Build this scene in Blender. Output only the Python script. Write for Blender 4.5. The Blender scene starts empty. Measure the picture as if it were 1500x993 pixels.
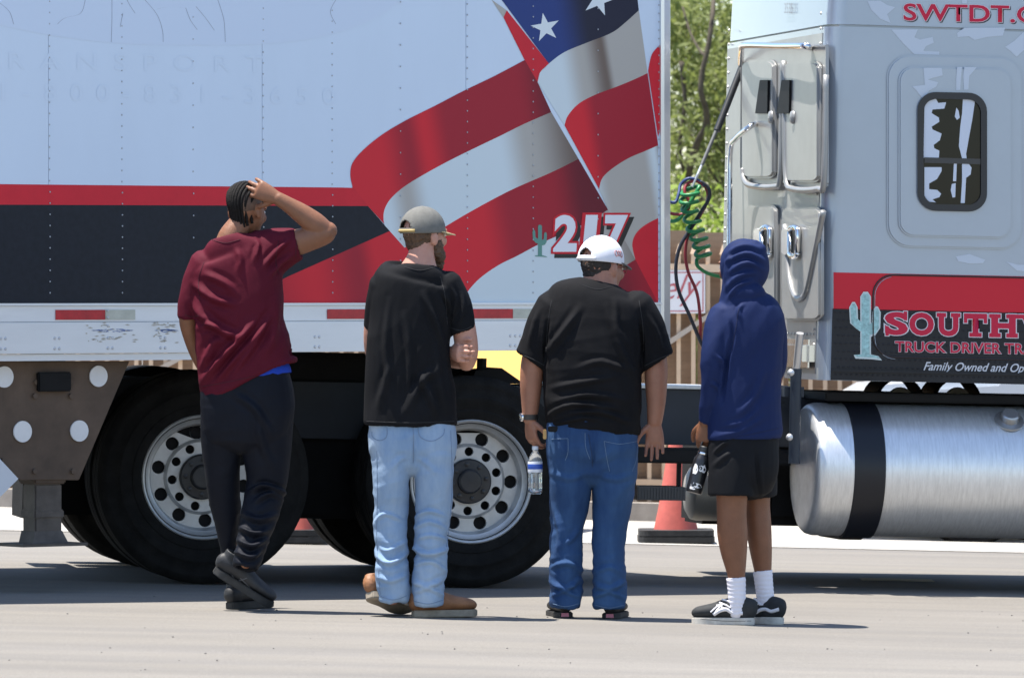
import bpy, bmesh, math, random
from mathutils import Vector, Matrix, noise
random.seed(7)
sc = bpy.context.scene
col = sc.collection
# ------------------------------------------------------------------ camera, sky, sun, exposure
F, CX, CY, HOR = 9500.0, 750.0, 496.5, 425.0          # focal length and horizon measured on the 1500 px photograph
CAM = Vector((0, 0, 1.47)); K = F/4000
PITCH = math.atan((CY - HOR) / F)
cd = bpy.data.cameras.new('camera'); cam = bpy.data.objects.new('camera', cd); col.objects.link(cam)
cam.location = CAM; cam.rotation_euler = (math.pi/2 - PITCH, 0, 0)
cd.sensor_width = 36; cd.lens = F/1500*36; cd.clip_start = .1; cd.clip_end = 2000
cd.dof.use_dof = True; cd.dof.focus_distance = 30.2; cd.dof.aperture_fstop = 8.5
sc.camera = cam
SUNV = Vector((.27, -.012, -1)).normalized()            # direction the light travels
wd = bpy.data.worlds.new('World'); sc.world = wd; wd.use_nodes = True
wn = wd.node_tree.nodes; sky = wn.new('ShaderNodeTexSky'); sky.sky_type = 'NISHITA'; sky.sun_disc = False
sky.sun_elevation = math.asin(-SUNV.z); sky.sun_rotation = math.atan2(-SUNV.x, -SUNV.y)
sky.dust_density = .5; sky.altitude = 300
bg = wn['Background']; bg.inputs['Strength'].default_value = .125
wd.node_tree.links.new(sky.outputs['Color'], bg.inputs['Color'])
ld = bpy.data.lights.new('sun', 'SUN'); ld.energy = 4.9; ld.angle = math.radians(.5); ld.color = (1, .95, .87)
lo = bpy.data.objects.new('sun', ld); col.objects.link(lo); lo.rotation_euler = SUNV.to_track_quat('-Z', 'Y').to_euler()
sc.view_settings.view_transform = 'Standard'; sc.view_settings.look = 'None'; sc.view_settings.gamma = 1
sc.view_settings.use_curve_mapping = False; sc.view_settings.exposure = 1.12

# ------------------------------------------------------------------ measuring helpers
FWD = Vector((0, math.cos(PITCH), -math.sin(PITCH))); UP = Vector((0, math.sin(PITCH), math.cos(PITCH)))
def ray(px, py): return Vector(((px-CX)/F, 0, 0)) + UP*(-(py-CY)/F) + FWD
def at(px, py, Y):
    d = ray(px, py); return CAM + d*(Y/d.y)
SLOPE = .022                                            # the yard falls gently to the right
def gz(x): return -SLOPE*max(-12, min(12, x))
class Frame:
    def __init__(s, M): s.M = M; s.I = M.inverted()
    def pl(s, px, py, axis, val):                       # a measured point on the local plane axis = val
        o = s.I @ CAM; d = s.I.to_3x3() @ ray(px, py)
        t = (val - o[axis])/d[axis]; return o + d*t

# ------------------------------------------------------------------ materials
MATS = {}
def mat(name, c, rough=.6, metal=0, var=0, vscale=8, bump=0, bscale=60, coat=0, stretch=(1,1,1), spec=.5, c2=None, emit=None, trans=0, sheen=0):
    if name in MATS: return MATS[name]
    m = bpy.data.materials.new(name); m.use_nodes = True; nt = m.node_tree; b = nt.nodes['Principled BSDF']
    b.inputs['Base Color'].default_value = (*c, 1); b.inputs['Roughness'].default_value = rough
    b.inputs['Metallic'].default_value = metal; b.inputs['Coat Weight'].default_value = coat
    b.inputs['Specular IOR Level'].default_value = spec; b.inputs['Transmission Weight'].default_value = trans
    b.inputs['Sheen Weight'].default_value = sheen
    tc = nt.nodes.new('ShaderNodeTexCoord'); mp = nt.nodes.new('ShaderNodeMapping'); mp.inputs['Scale'].default_value = stretch
    nt.links.new(tc.outputs['Object'], mp.inputs['Vector'])
    if var:
        n = nt.nodes.new('ShaderNodeTexNoise'); n.inputs['Scale'].default_value = vscale; n.inputs['Detail'].default_value = 6; n.inputs['Roughness'].default_value = .65
        nt.links.new(mp.outputs[0], n.inputs['Vector'])
        r = nt.nodes.new('ShaderNodeValToRGB'); r.color_ramp.elements[0].position = .3; r.color_ramp.elements[1].position = .7
        cc = c2 or tuple(max(0, x*(1-var)) for x in c); c1 = c if c2 else tuple(min(1, x*(1+var)) for x in c)
        r.color_ramp.elements[0].color = (*cc, 1); r.color_ramp.elements[1].color = (*c1, 1)
        nt.links.new(n.outputs['Fac'], r.inputs['Fac']); nt.links.new(r.outputs['Color'], b.inputs['Base Color'])
    if bump:
        n2 = nt.nodes.new('ShaderNodeTexNoise'); n2.inputs['Scale'].default_value = bscale; n2.inputs['Detail'].default_value = 4
        nt.links.new(mp.outputs[0], n2.inputs['Vector'])
        bp = nt.nodes.new('ShaderNodeBump'); bp.inputs['Strength'].default_value = bump; bp.inputs['Distance'].default_value = .01
        nt.links.new(n2.outputs['Fac'], bp.inputs['Height']); nt.links.new(bp.outputs[0], b.inputs['Normal'])
    MATS[name] = m; return m
def ramp_mat(name, stops, rough=.5):                    # printed gradient running along the local x of the trailer
    m = bpy.data.materials.new(name); m.use_nodes = True; nt = m.node_tree; b = nt.nodes['Principled BSDF']
    b.inputs['Roughness'].default_value = rough; b.inputs['Specular IOR Level'].default_value = .3
    tc = nt.nodes.new('ShaderNodeTexCoord'); sp = nt.nodes.new('ShaderNodeSeparateXYZ'); nt.links.new(tc.outputs['Object'], sp.inputs[0])
    x0, x1 = stops[0][0], stops[-1][0]
    mr = nt.nodes.new('ShaderNodeMapRange'); mr.inputs['From Min'].default_value = x0; mr.inputs['From Max'].default_value = x1
    mx = nt.nodes.new('ShaderNodeMath'); mx.operation = 'MULTIPLY_ADD'; mx.inputs[1].default_value = .22
    nt.links.new(sp.outputs['Z'], mx.inputs[0]); nt.links.new(sp.outputs['X'], mx.inputs[2])     # folds lean a little
    nt.links.new(mx.outputs[0], mr.inputs['Value'])
    r = nt.nodes.new('ShaderNodeValToRGB'); r.color_ramp.interpolation = 'EASE'; els = r.color_ramp.elements
    while len(els) < len(stops): els.new(.5)
    for e, (x, c) in zip(els, stops): e.position = (x-x0)/(x1-x0); e.color = (*c, 1)
    nt.links.new(mr.outputs[0], r.inputs['Fac']); nt.links.new(r.outputs['Color'], b.inputs['Base Color'])
    return m

# ------------------------------------------------------------------ mesh helpers
def link(name, me, m, parent=None, smooth=False, kind=None):
    o = bpy.data.objects.new(name, me); col.objects.link(o)
    if m: me.materials.append(m)
    if parent: o.parent = parent
    if kind: o['kind'] = kind
    if smooth:
        me.polygons.foreach_set('use_smooth', [True]*len(me.polygons))
        if smooth != True: me.set_sharp_from_angle(angle=math.radians(smooth))
    return o
def empty(name, M=None, label=None, cat=None, group=None):
    o = bpy.data.objects.new(name, None); col.objects.link(o)
    if M is not None: o.matrix_world = M
    o.empty_display_size = .1
    tag(o, label, cat, group); return o
def tag(o, label=None, cat=None, group=None, kind=None):
    for k, v in (('label', label), ('category', cat), ('group', group), ('kind', kind)):
        if v: o[k] = v
    return o
class MB:
    def __init__(s): s.v = []; s.f = []
    def add(s, vs, fs):
        n = len(s.v); s.v += [tuple(v) for v in vs]; s.f += [tuple(i+n for i in f) for f in fs]; return s
    def box(s, a, b):
        (x0,y0,z0), (x1,y1,z1) = a, b
        return s.add([(x0,y0,z0),(x1,y0,z0),(x1,y1,z0),(x0,y1,z0),(x0,y0,z1),(x1,y0,z1),(x1,y1,z1),(x0,y1,z1)],
                     [(3,2,1,0),(4,5,6,7),(0,1,5,4),(1,2,6,5),(2,3,7,6),(3,0,4,7)])
    def prism(s, poly, ext):                            # polygon (3-D points) pushed along ext
        n = len(poly); e = Vector(ext); a = [Vector(p) for p in poly]
        return s.add(a + [p+e for p in a], [tuple(range(n)), tuple(range(2*n-1, n-1, -1))] + [(i, i+n, (i+1)%n+n, (i+1)%n) for i in range(n)])
    def tube(s, pts, r, n=8, caps=True):
        pts = [Vector(p) for p in pts]; rs = r if isinstance(r, (list, tuple)) else [r]*len(pts)
        vs = []; fs = []; u = None
        for i, p in enumerate(pts):
            t = (pts[min(i+1, len(pts)-1)] - pts[max(i-1, 0)]).normalized()
            if u is None: u = t.orthogonal().normalized()
            u = (u - t*u.dot(t)).normalized(); w = t.cross(u)
            vs += [p + (u*math.cos(k*2*math.pi/n) + w*math.sin(k*2*math.pi/n))*rs[i] for k in range(n)]
            if i: fs += [((i-1)*n+k, (i-1)*n+(k+1)%n, i*n+(k+1)%n, i*n+k) for k in range(n)]
        if caps: fs += [tuple(range(n))[::-1], tuple(range((len(pts)-1)*n, len(pts)*n))]
        return s.add(vs, fs)
    def lathe(s, prof, o=(0,0,0), ax=(0,1,0), n=32):    # prof = (radius, offset along axis)
        o = Vector(o); a = Vector(ax).normalized(); u = a.orthogonal().normalized(); w = a.cross(u); vs = []; fs = []
        for i, (r, h) in enumerate(prof):
            vs += [o + a*h + (u*math.cos(k*2*math.pi/n) + w*math.sin(k*2*math.pi/n))*max(r, 1e-4) for k in range(n)]
            if i: fs += [((i-1)*n+k, (i-1)*n+(k+1)%n, i*n+(k+1)%n, i*n+k) for k in range(n)]
        return s.add(vs, fs)
    def mesh(s, name, bevel=0, tri=False):
        me = bpy.data.meshes.new(name); me.from_pydata(s.v, [], s.f)
        bm = bmesh.new(); bm.from_mesh(me)
        if bevel: bmesh.ops.bevel(bm, geom=[e for e in bm.edges if e.calc_face_angle(0) > .6], offset=bevel, segments=2, affect='EDGES')
        if tri: bmesh.ops.triangulate(bm, faces=bm.faces[:])
        bmesh.ops.recalc_face_normals(bm, faces=bm.faces[:]); bm.to_mesh(me); bm.free(); return me
    def build(s, name, m, parent=None, smooth=False, bevel=0, kind=None, tri=False):
        return link(name, s.mesh(name, bevel, tri), m, parent, smooth, kind)
def cr(pts, k=6):                                       # Catmull-Rom through 2-D or 3-D points
    P = [Vector(p) for p in pts]; out = []
    for i in range(len(P)-1):
        a, b, c, d = P[max(i-1,0)], P[i], P[i+1], P[min(i+2,len(P)-1)]
        for j in range(k):
            t = j/k; out.append(.5*((2*b) + (c-a)*t + (2*a-5*b+4*c-d)*t*t + (3*b-a-3*c+d)*t**3))
    return out + [P[-1]]
def rrect(x0, y0, x1, y1, r, k=6):
    out = []
    for cx, cy, a in ((x1-r,y1-r,0),(x0+r,y1-r,90),(x0+r,y0+r,180),(x1-r,y0+r,270)):
        out += [(cx+r*math.cos(math.radians(a+90*j/k)), cy+r*math.sin(math.radians(a+90*j/k))) for j in range(k+1)]
    return out
def decal(name, pts, fr, axis, val, m, parent, thick=0):   # flat print: measured outline laid on a real plane
    P = [fr.pl(x, y, axis, val) for x, y in [tuple(p)[:2] for p in pts]]
    mb = MB()
    if thick:
        e = [0,0,0]; e[axis] = thick; mb.prism(P, e)
    else: mb.add(P, [tuple(range(len(P)))])
    return mb.build(name, m, parent, tri=True)
def lettering(name, s, fr, axis, val, box, m, parent, bold=0, shear=0, slope=0, prefix=None, space=1.0, shift=(0,0), base=0):
    def flat(txt, off):
        c = bpy.data.curves.new('t', 'FONT'); c.body = txt; c.size = 1; c.offset = off; c.shear = shear; c.resolution_u = 4; c.space_character = space
        o = bpy.data.objects.new('t', c); col.objects.link(o)
        dg = bpy.context.evaluated_depsgraph_get(); me = bpy.data.meshes.new_from_object(o.evaluated_get(dg))
        bpy.data.objects.remove(o); bpy.data.curves.remove(c); return me
    ref = flat(prefix or s, base); xs = [v.co.x for v in ref.vertices]; ys = [v.co.y for v in ref.vertices]
    x0, x1, y0, y1 = min(xs), max(xs), min(ys), max(ys); bpy.data.meshes.remove(ref)
    me = flat(s, bold); X0, Y0, X1, Y1 = box
    for v in me.vertices:
        px = X0 + (v.co.x-x0)/(x1-x0)*(X1-X0); py = Y1 - (v.co.y-y0)/(y1-y0)*(Y1-Y0)
        v.co = fr.pl(px + shift[0], py + slope*(px-X0) + shift[1], axis, val)
    me.name = name
    return link(name, me, m, parent)
def islands(o):                                        # one object for each separate letter
    bm = bmesh.new(); bm.from_mesh(o.data); seen = set(); out = []
    for v in bm.verts:
        if v in seen: continue
        st = [v]; comp = []; seen.add(v)
        while st:
            a = st.pop(); comp.append(a)
            for e in a.link_edges:
                b = e.other_vert(a)
                if b not in seen: seen.add(b); st.append(b)
        ids = {a: i for i, a in enumerate(comp)}; fs = {f for a in comp for f in a.link_faces}
        out.append(([tuple(a.co) for a in comp], [tuple(ids[q] for q in f.verts) for f in fs]))
    bm.free(); name = o.name.split('.')[0]; m = o.data.materials[0]; par = o.parent; bpy.data.objects.remove(o)
    for vs, fs in out: MB().add(vs, fs).build(name, m, par)

M_ALU = mat('aluminium', (.72,.73,.74), .38, .85, var=.08, vscale=30)
M_BLACK = mat('black paint', (.006,.006,.007), .6, spec=.2, var=.3, vscale=12)
M_RUBBER = mat('tyre rubber', (.0105,.010,.0095), .85, var=.45, vscale=9, bump=.3, bscale=90, spec=.15)
M_CHROME = mat('chrome', (.8,.8,.8), .12, 1)
# ------------------------------------------------------------------ ground
def ground():
    m = mat('worn asphalt', (.185,.173,.157), .9, var=.10, vscale=1.6, stretch=(.18,.6,1), bump=.25, bscale=120, spec=.25)
    nt = m.node_tree; b = nt.nodes['Principled BSDF']; src = b.inputs['Base Color'].links[0].from_socket
    n = nt.nodes.new('ShaderNodeTexNoise'); n.inputs['Scale'].default_value = 140; n.inputs['Detail'].default_value = 3
    tc = nt.nodes.new('ShaderNodeTexCoord'); nt.links.new(tc.outputs['Object'], n.inputs['Vector'])
    r = nt.nodes.new('ShaderNodeValToRGB'); r.color_ramp.elements[0].position = .3; r.color_ramp.elements[1].position = .72
    r.color_ramp.elements[0].color = (.78,.78,.78,1); r.color_ramp.elements[1].color = (1.18,1.18,1.18,1)
    mx = nt.nodes.new('ShaderNodeMix'); mx.data_type = 'RGBA'; mx.blend_type = 'MULTIPLY'; mx.inputs[0].default_value = 1
    nt.links.new(n.outputs['Fac'], r.inputs['Fac']); nt.links.new(src, mx.inputs[6]); nt.links.new(r.outputs['Color'], mx.inputs[7])
    # long tyre streaks
    w = nt.nodes.new('ShaderNodeTexNoise'); w.inputs['Scale'].default_value = 1; w.inputs['Detail'].default_value = 5
    mp = nt.nodes.new('ShaderNodeMapping'); mp.inputs['Scale'].default_value = (.3, 3.2, 1); mp.inputs['Rotation'].default_value = (0,0,.05)
    nt.links.new(tc.outputs['Object'], mp.inputs['Vector']); nt.links.new(mp.outputs[0], w.inputs['Vector'])
    r2 = nt.nodes.new('ShaderNodeValToRGB'); r2.color_ramp.elements[0].position = .35; r2.color_ramp.elements[1].position = .6
    r2.color_ramp.elements[0].color = (.93,.93,.94,1); r2.color_ramp.elements[1].color = (1.05,1.04,1.02,1)
    mx2 = nt.nodes.new('ShaderNodeMix'); mx2.data_type = 'RGBA'; mx2.blend_type = 'MULTIPLY'; mx2.inputs[0].default_value = 1
    nt.links.new(w.outputs['Fac'], r2.inputs['Fac']); nt.links.new(mx.outputs[2], mx2.inputs[6]); nt.links.new(r2.outputs['Color'], mx2.inputs[7])
    nt.links.new(mx2.outputs[2], b.inputs['Base Color'])
    xs = [-400,-12,12,400]; mb = MB(); vs = []
    for y in (-60, 400): vs += [(x, y, gz(x)) for x in xs]
    mb.add(vs, [(i, i+1, i+5, i+4) for i in range(3)])
    tag(mb.build('ground', m), kind='structure')
    c = mat('pale concrete', (.40,.38,.345), .9, var=.12, vscale=3, bump=.2, bscale=80)
    mb = MB(); mb.add([(x, y, gz(x)+.004) for y in (37.9, 41.9) for x in (-12,12)], [(0,1,3,2)])
    tag(mb.build('pavement', c), kind='structure')
    k = MB(); k.add([(x, y, gz(x)+z) for x in (-12,12) for y, z in ((41.7,0),(41.7,.12),(41.9,.12),(41.9,0))], [(0,1,5,4),(1,2,6,5),(2,3,7,6),(0,3,2,1),(4,5,6,7)])
    tag(k.build('kerb', mat('kerb', (.3,.27,.24), .9, var=.2)), kind='structure')
    y = mat('faded yellow paint', (.45,.36,.2), .9, var=.35, vscale=14)
    mb = MB(); mb.add([(x, yy, gz(x)+.004) for yy in (33.7,34.0) for x in (1.82,2.2)], [(0,1,3,2)])
    tag(mb.build('painted_line', y), kind='structure')
    # loose stones on the asphalt
    mb = MB(); R = random.Random(3)
    for i in range(70):
        Y = R.uniform(24, 31); X = R.uniform(-2.6, 2.6); r = R.uniform(.003,.007); o = Vector((X, Y, gz(X)+r*.4))
        vs = [o + Vector((R.uniform(.6,1.2)*r*a, R.uniform(.6,1.2)*r*b, R.uniform(.5,.9)*r*c)) for a,b,c in ((1,0,0),(-1,0,0),(0,1,0),(0,-1,0),(0,0,1),(0,0,-1))]
        mb.add(vs, [(0,2,4),(2,1,4),(1,3,4),(3,0,4),(2,0,5),(1,2,5),(3,1,5),(0,3,5)])
    tag(mb.build('gravel', mat('grit', (.16,.15,.14), .9, var=.5, vscale=40)), 'small loose stones scattered over the asphalt in front of the people', 'gravel', kind='stuff')
ground()

# ------------------------------------------------------------------ fence, sign, trees and what stands behind the truck
def fence():
    Y = 42.04
    t = empty('fence', Matrix.Translation((0, Y, 0)), 'tan steel picket fence backed with brown boards behind the truck', 'fence')
    tan = mat('tan steel', (.62,.45,.30), .6, var=.08); brown = mat('brown board', (.30,.20,.125), .85, var=.14, vscale=5, stretch=(1,1,9), bump=.3, bscale=40)
    bw = .6
    for i in range(18):
        x = -5.4 + i*bw; mb = MB(); mb.box((x+.003, .05, gz(x)+.1), (x+bw-.003, .075, gz(x)+1.87)); mb.build('board', brown, t)
    tipm = MB(); h = 1.80
    tipm.box((-.0135,-.0135,.12), (.0135,.0135,h-.07))
    tipm.add([(-.02,-.02,h-.07),(.02,-.02,h-.07),(.02,.02,h-.07),(-.02,.02,h-.07),(0,0,h)], [(0,1,4),(1,2,4),(2,3,4),(3,0,4),(3,2,1,0)])
    pm = tipm.mesh('picket'); pm.materials.append(tan)
    for i in range(106):
        x = -5.0 + i*.095
        o = bpy.data.objects.new('picket', pm); col.objects.link(o); o.parent = t; o.location = (x, 0, gz(x))
    for z0, z1 in ((1.615,1.665),(.22,.265)):
        mb = MB(); mb.add([(x, y, gz(x)+z) for x in (-5.1,5.1) for y, z in ((.014,z0),(-.03,z0),(-.03,z1),(.014,z1))], [(0,1,5,4),(1,2,6,5),(2,3,7,6),(3,0,4,7),(3,2,1,0),(4,5,6,7)])
        mb.build('rail', tan, t)
    for a, b in (((905,552),(1062,446)),((205,556),(300,505))):
        A = at(*a, Y)-Vector((0,Y,0)); B = at(*b, Y)-Vector((0,Y,0))
        mb = MB(); mb.tube([A+Vector((0,-.03,0)), B+Vector((0,-.03,0))], .021, 4); mb.build('brace', mat('weathered steel', (.42,.36,.30), .6), t)
    for x in (-4.3,-1.9,.55,2.95):
        mb = MB(); mb.box((x-.04,-.04,gz(x)), (x+.04,.04,gz(x)+1.86)); mb.box((x-.05,-.05,gz(x)+1.86), (x+.05,.05,gz(x)+1.89)); mb.build('post', tan, t)
    # the sign
    fr = Frame(Matrix.Identity(4)); ys = Y-.05
    s = empty('sign', Matrix.Translation((0,0,0)), 'white sign with red cursive writing hung on the picket fence', 'sign')
    white = mat('sign white', (.78,.76,.76), .5); red = mat('sign red', (.5,.12,.13), .5)
    a = fr.pl(905,396,1,ys); b = fr.pl(1033,459,1,ys)
    mb = MB(); mb.box((a.x, ys, b.z), (b.x, ys+.012, a.z)); mb.build('board', white, s)
    mb = MB()
    for p, q in (((908,398.5),(1030.5,400)),((908,455),(1030.5,456.5)),((908,400),(909.5,455)),((1029,400),(1030.5,455))):
        u = fr.pl(*p,1,ys-.002); v = fr.pl(*q,1,ys-.002); mb.add([(u.x,u.y,u.z),(v.x,u.y,u.z),(v.x,u.y,v.z),(u.x,u.y,v.z)], [(0,1,2,3)])
    mb.build('border', red, s)
    lettering('lettering', 'Safely', fr, 1, ys-.003, (916,405,1028,452), red, s, bold=-.005, shear=.45, slope=-.1, shift=(0,5))
fence()

def tree(name, label, x, y, h, w, seed, nleaf, leafc, lean, low=.3):
    R = random.Random(seed); base = Vector((x, y, gz(x)))
    t = empty(name, Matrix.Translation(base), label, 'tree', 'desert trees beyond the fence')
    bark = mat('bark', (.075,.06,.042), .9, var=.3, vscale=14, bump=.5, bscale=30)
    mb = MB(); tips = []
    def limb(p, d, L, r, lev):
        pts = [p]; rs = [r]
        for i in range(6):
            d = (d + Vector((R.uniform(-.22,.22), R.uniform(-.22,.22), R.uniform(-.06,.16)))).normalized(); pts.append(pts[-1] + d*L/6); rs.append(r*(1-.1*(i+1)))
            if lev > 1: tips.append(pts[-1])
        mb.tube(pts, rs, 7)
        if lev < 4:
            for k in range(3 if lev else 4):
                j = R.randint(2,6); a = R.uniform(0, 6.28)
                limb(pts[j], (d*.8 + Vector((math.cos(a), math.sin(a), R.uniform(-.1,.6)))*.9).normalized(), L*R.uniform(.55,.75), rs[j]*.62, lev+1)
    for k in range(3): limb(Vector((R.uniform(-.1,.1),R.uniform(-.1,.1),-.05)), Vector((lean+R.uniform(-.4,.4), R.uniform(-.3,.3), 1.2)).normalized(), h*.42, .085, 0)
    mb.build('trunk', bark, t, smooth=True)
    cm = MB(); hubs = [q for q in tips if R.random() < .6]
    for i in range(nleaf):
        p = hubs[R.randrange(len(hubs))] + Vector((R.gauss(0,.13), R.gauss(0,.13), R.gauss(0,.10)-.05))
        if p.z < h*low: continue
        u = Vector((R.gauss(0,1),R.gauss(0,1),R.gauss(0,1))).normalized(); v = u.orthogonal().normalized(); l = R.uniform(.035,.075); b = l*.28
        cm.add([p-u*l, p-v*b, p+u*l, p+v*b], [(0,1,2,3)])
    cm.build('crown', leafc, t)
def leafmat(name, c, c2):
    m = mat(name, c, .6, var=.5, vscale=2.2, c2=c2, spec=.3); nt = m.node_tree; b = nt.nodes['Principled BSDF']
    tr = nt.nodes.new('ShaderNodeBsdfTranslucent'); mx = nt.nodes.new('ShaderNodeMixShader'); mx.inputs[0].default_value = .45
    nt.links.new(b.inputs['Base Color'].links[0].from_socket, tr.inputs['Color']); nt.links.new(b.outputs[0], mx.inputs[1]); nt.links.new(tr.outputs[0], mx.inputs[2])
    nt.links.new(mx.outputs[0], nt.nodes['Material Output'].inputs['Surface']); return m
L1 = leafmat('palo verde leaves', (.26,.29,.085), (.13,.17,.045)); L2 = leafmat('lime leaves', (.33,.42,.07), (.20,.28,.05))
tree('palo_verde_tree', 'loose grey green desert tree with crooked limbs beyond the fence', 1.75, 58, 6.0, 4, 5, 14000, L1, .1, .22)
tree('palo_verde_tree', 'taller olive tree standing behind the crooked desert tree', 2.7, 69, 7.5, 5, 11, 14000, L1, -.2, .2)
tree('palo_verde_tree', 'distant tree at the back of the green lot', .6, 80, 7.5, 5, 21, 12000, L1, .15, .15)
def front_limb():
    t = [o for o in bpy.data.objects if o.name == 'palo_verde_tree'][0]; b = t.location
    for L, r in (([(1046,-25,57),(1044,20,56.6),(1037,70,56.5),(1029,105,56.5),(1027,135,56.5),(1034,160,56.6),(1034,185,56.7),(1022,208,56.8),(1012,240,57),(1003,290,57.3),(1000,340,57.6),(1004,520,58)],.036),([(1000,10,57),(1012,50,56.8),(1030,80,56.6),(1037,70,56.5)],.016),([(1004,265,57.1),(996,215,57),(1003,150,57),(998,90,57)],.024)):
        pts = cr([at(*p) - b for p in L], 5); mb = MB(); mb.tube(pts, [r*(.55+.45*i/len(pts)) for i in range(len(pts))], 8); mb.build('limb', MATS['bark'], t, smooth=True)
front_limb()
def bush(x, y, w, h, seed, lab):
    R = random.Random(seed); t = empty('bush', Matrix.Translation((x, y, gz(x))), lab, 'bush', 'bushes beyond the fence')
    st = MB()
    for k in range(9):
        a = R.uniform(0,6.28); st.tube([(0,0,-.03),(math.cos(a)*w*.2,math.sin(a)*w*.2,h*.4),(math.cos(a)*w*.35,math.sin(a)*w*.35,h*.8)], [.02,.014,.006], 5)
    st.build('stem', MATS['bark'], t)
    cm = MB(); C = [Vector((R.uniform(-1,1)*w*.4, R.uniform(-1,1)*w*.3, R.uniform(.25,.9)*h)) for _ in range(26)]
    for i in range(6500):
        p = C[R.randrange(26)] + Vector((R.gauss(0,.17),R.gauss(0,.17),R.gauss(0,.17)))
        if p.z < .05: continue
        u = Vector((R.gauss(0,1),R.gauss(0,1),R.gauss(0,1))).normalized(); v = u.orthogonal().normalized(); l = R.uniform(.03,.06)
        cm.add([p-u*l, p-v*l*.4, p+u*l, p+v*l*.4], [(0,1,2,3)])
    cm.build('foliage', L2, t)
bush(1.45, 53.5, 1.6, 2.35, 2, 'lime green bush behind the fence, close to the trailer nose'); bush(2.45, 55, 1.6, 2.5, 3, 'lime green bush behind the fence, beside the back wall of the cab')

def cone(px, Y, label, s=1.0):
    p = at(px, 700, Y); z = gz(p.x); t = empty('traffic_cone', Matrix.Translation((p.x, Y, z)), label, 'traffic cone', 'traffic cones behind the truck')
    mb = MB(); mb.lathe([(.135*s,.06),(.13*s,.085),(.105*s,.2*s),(.03*s,.66*s),(.024*s,.68*s),(.0,.68*s)], ax=(0,0,1), n=28)
    mb.build('cone', mat('faded cone orange', (.50,.105,.08), .6, var=.2, vscale=9), t, smooth=40)
    for k, z0 in enumerate((.008, .047)):
        mb = MB(); h = .225*s - k*.004; mb.prism([(x, y, z0) for x, y in rrect(-h,-h,h,h,.05,4)], (0,0,.034))
        for a in (-1,1):
            for b in (-1,1): mb.box((a*.15*s-.05, b*.15*s-.05, z0-.0075), (a*.15*s+.05, b*.15*s+.05, z0))
        mb.build('base', mat('recycled rubber', (.03,.03,.03), .85, var=.4, vscale=20), t)
cone(990, 38.3, 'faded red traffic cone standing between the tractor frame and the fence')
cone(437, 37.0, 'small red traffic cone seen low between the two drive wheels', .75)

def guessed_box():
    p = at(690, 600, 39.8); x = p.x; z = gz(x)
    t = empty('guessed_yellow_box', Matrix.Translation((x, 39.8, z)), 'guessed bright yellow box, top sloped to catch the sun, behind the drive wheels', 'bin')  # guessed stand-in for an unidentified yellow object; top sloped to catch sunlight
    ym = mat('yellow plastic', (.52,.27,.02), .5, var=.05)
    mb = MB(); mb.prism([(-.45,-.3,.0),(-.45,.33,0),(-.45,.33,1.18),(-.45,-.3,.74)], (.9,0,0)); mb.build('body', ym, t, bevel=.02)
    mb = MB(); mb.prism([(-.48,-.36,.72),(-.48,-.36,.77),(-.48,.36,1.27),(-.48,.36,1.2)], (.96,0,0)); mb.build('lid', ym, t, bevel=.015)
guessed_box()

def parked_car():
    Y = 39.4; x0 = at(1217, 560, Y).x; z = gz(x0+2.2)
    t = empty('parked_car', Matrix.Translation((x0, Y, z)), 'white parked car glimpsed under the cab beyond the fuel tank', 'car')
    wp = mat('car white', (.62,.65,.68), .3, coat=.5); gl = mat('car glass', (.02,.022,.025), .08, spec=.6)
    side = [(0,.35),(.02,.85),(.25,.98),(1.0,1.03),(1.6,1.42),(3.0,1.45),(3.7,1.05),(4.35,.98),(4.4,.4),(4.3,.25),(.1,.25)]
    mb = MB(); mb.prism([(x, 0, z_) for x, z_ in side], (0,1.75,0)); b = mb.build('body', wp, t, bevel=.05, smooth=40)
    for L in ([(1.1,1.05),(1.63,1.36),(2.25,1.38),(2.25,1.05)],[(2.32,1.05),(2.32,1.38),(2.98,1.39),(3.5,1.06)]):
        mb = MB(); mb.prism([(x, -.003, z_) for x, z_ in L], (0,.02,0)); mb.build('window', gl, t)
    for x in (.85, 3.5):
        for y in (-.03, 1.56):
            mb = MB(); mb.lathe([(0,.0),(.2,.0),(.22,.02),(.3,0),(.325,.03),(.325,.19),(.3,.22),(0,.22)], o=(x,y,.325), n=32); mb.build('wheel', M_RUBBER, t, smooth=40)
    mb = MB(); mb.box((1.5,-.012,.9),(1.68,-.0,.93)); mb.build('door_handle', M_BLACK, t)
parked_car()
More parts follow.
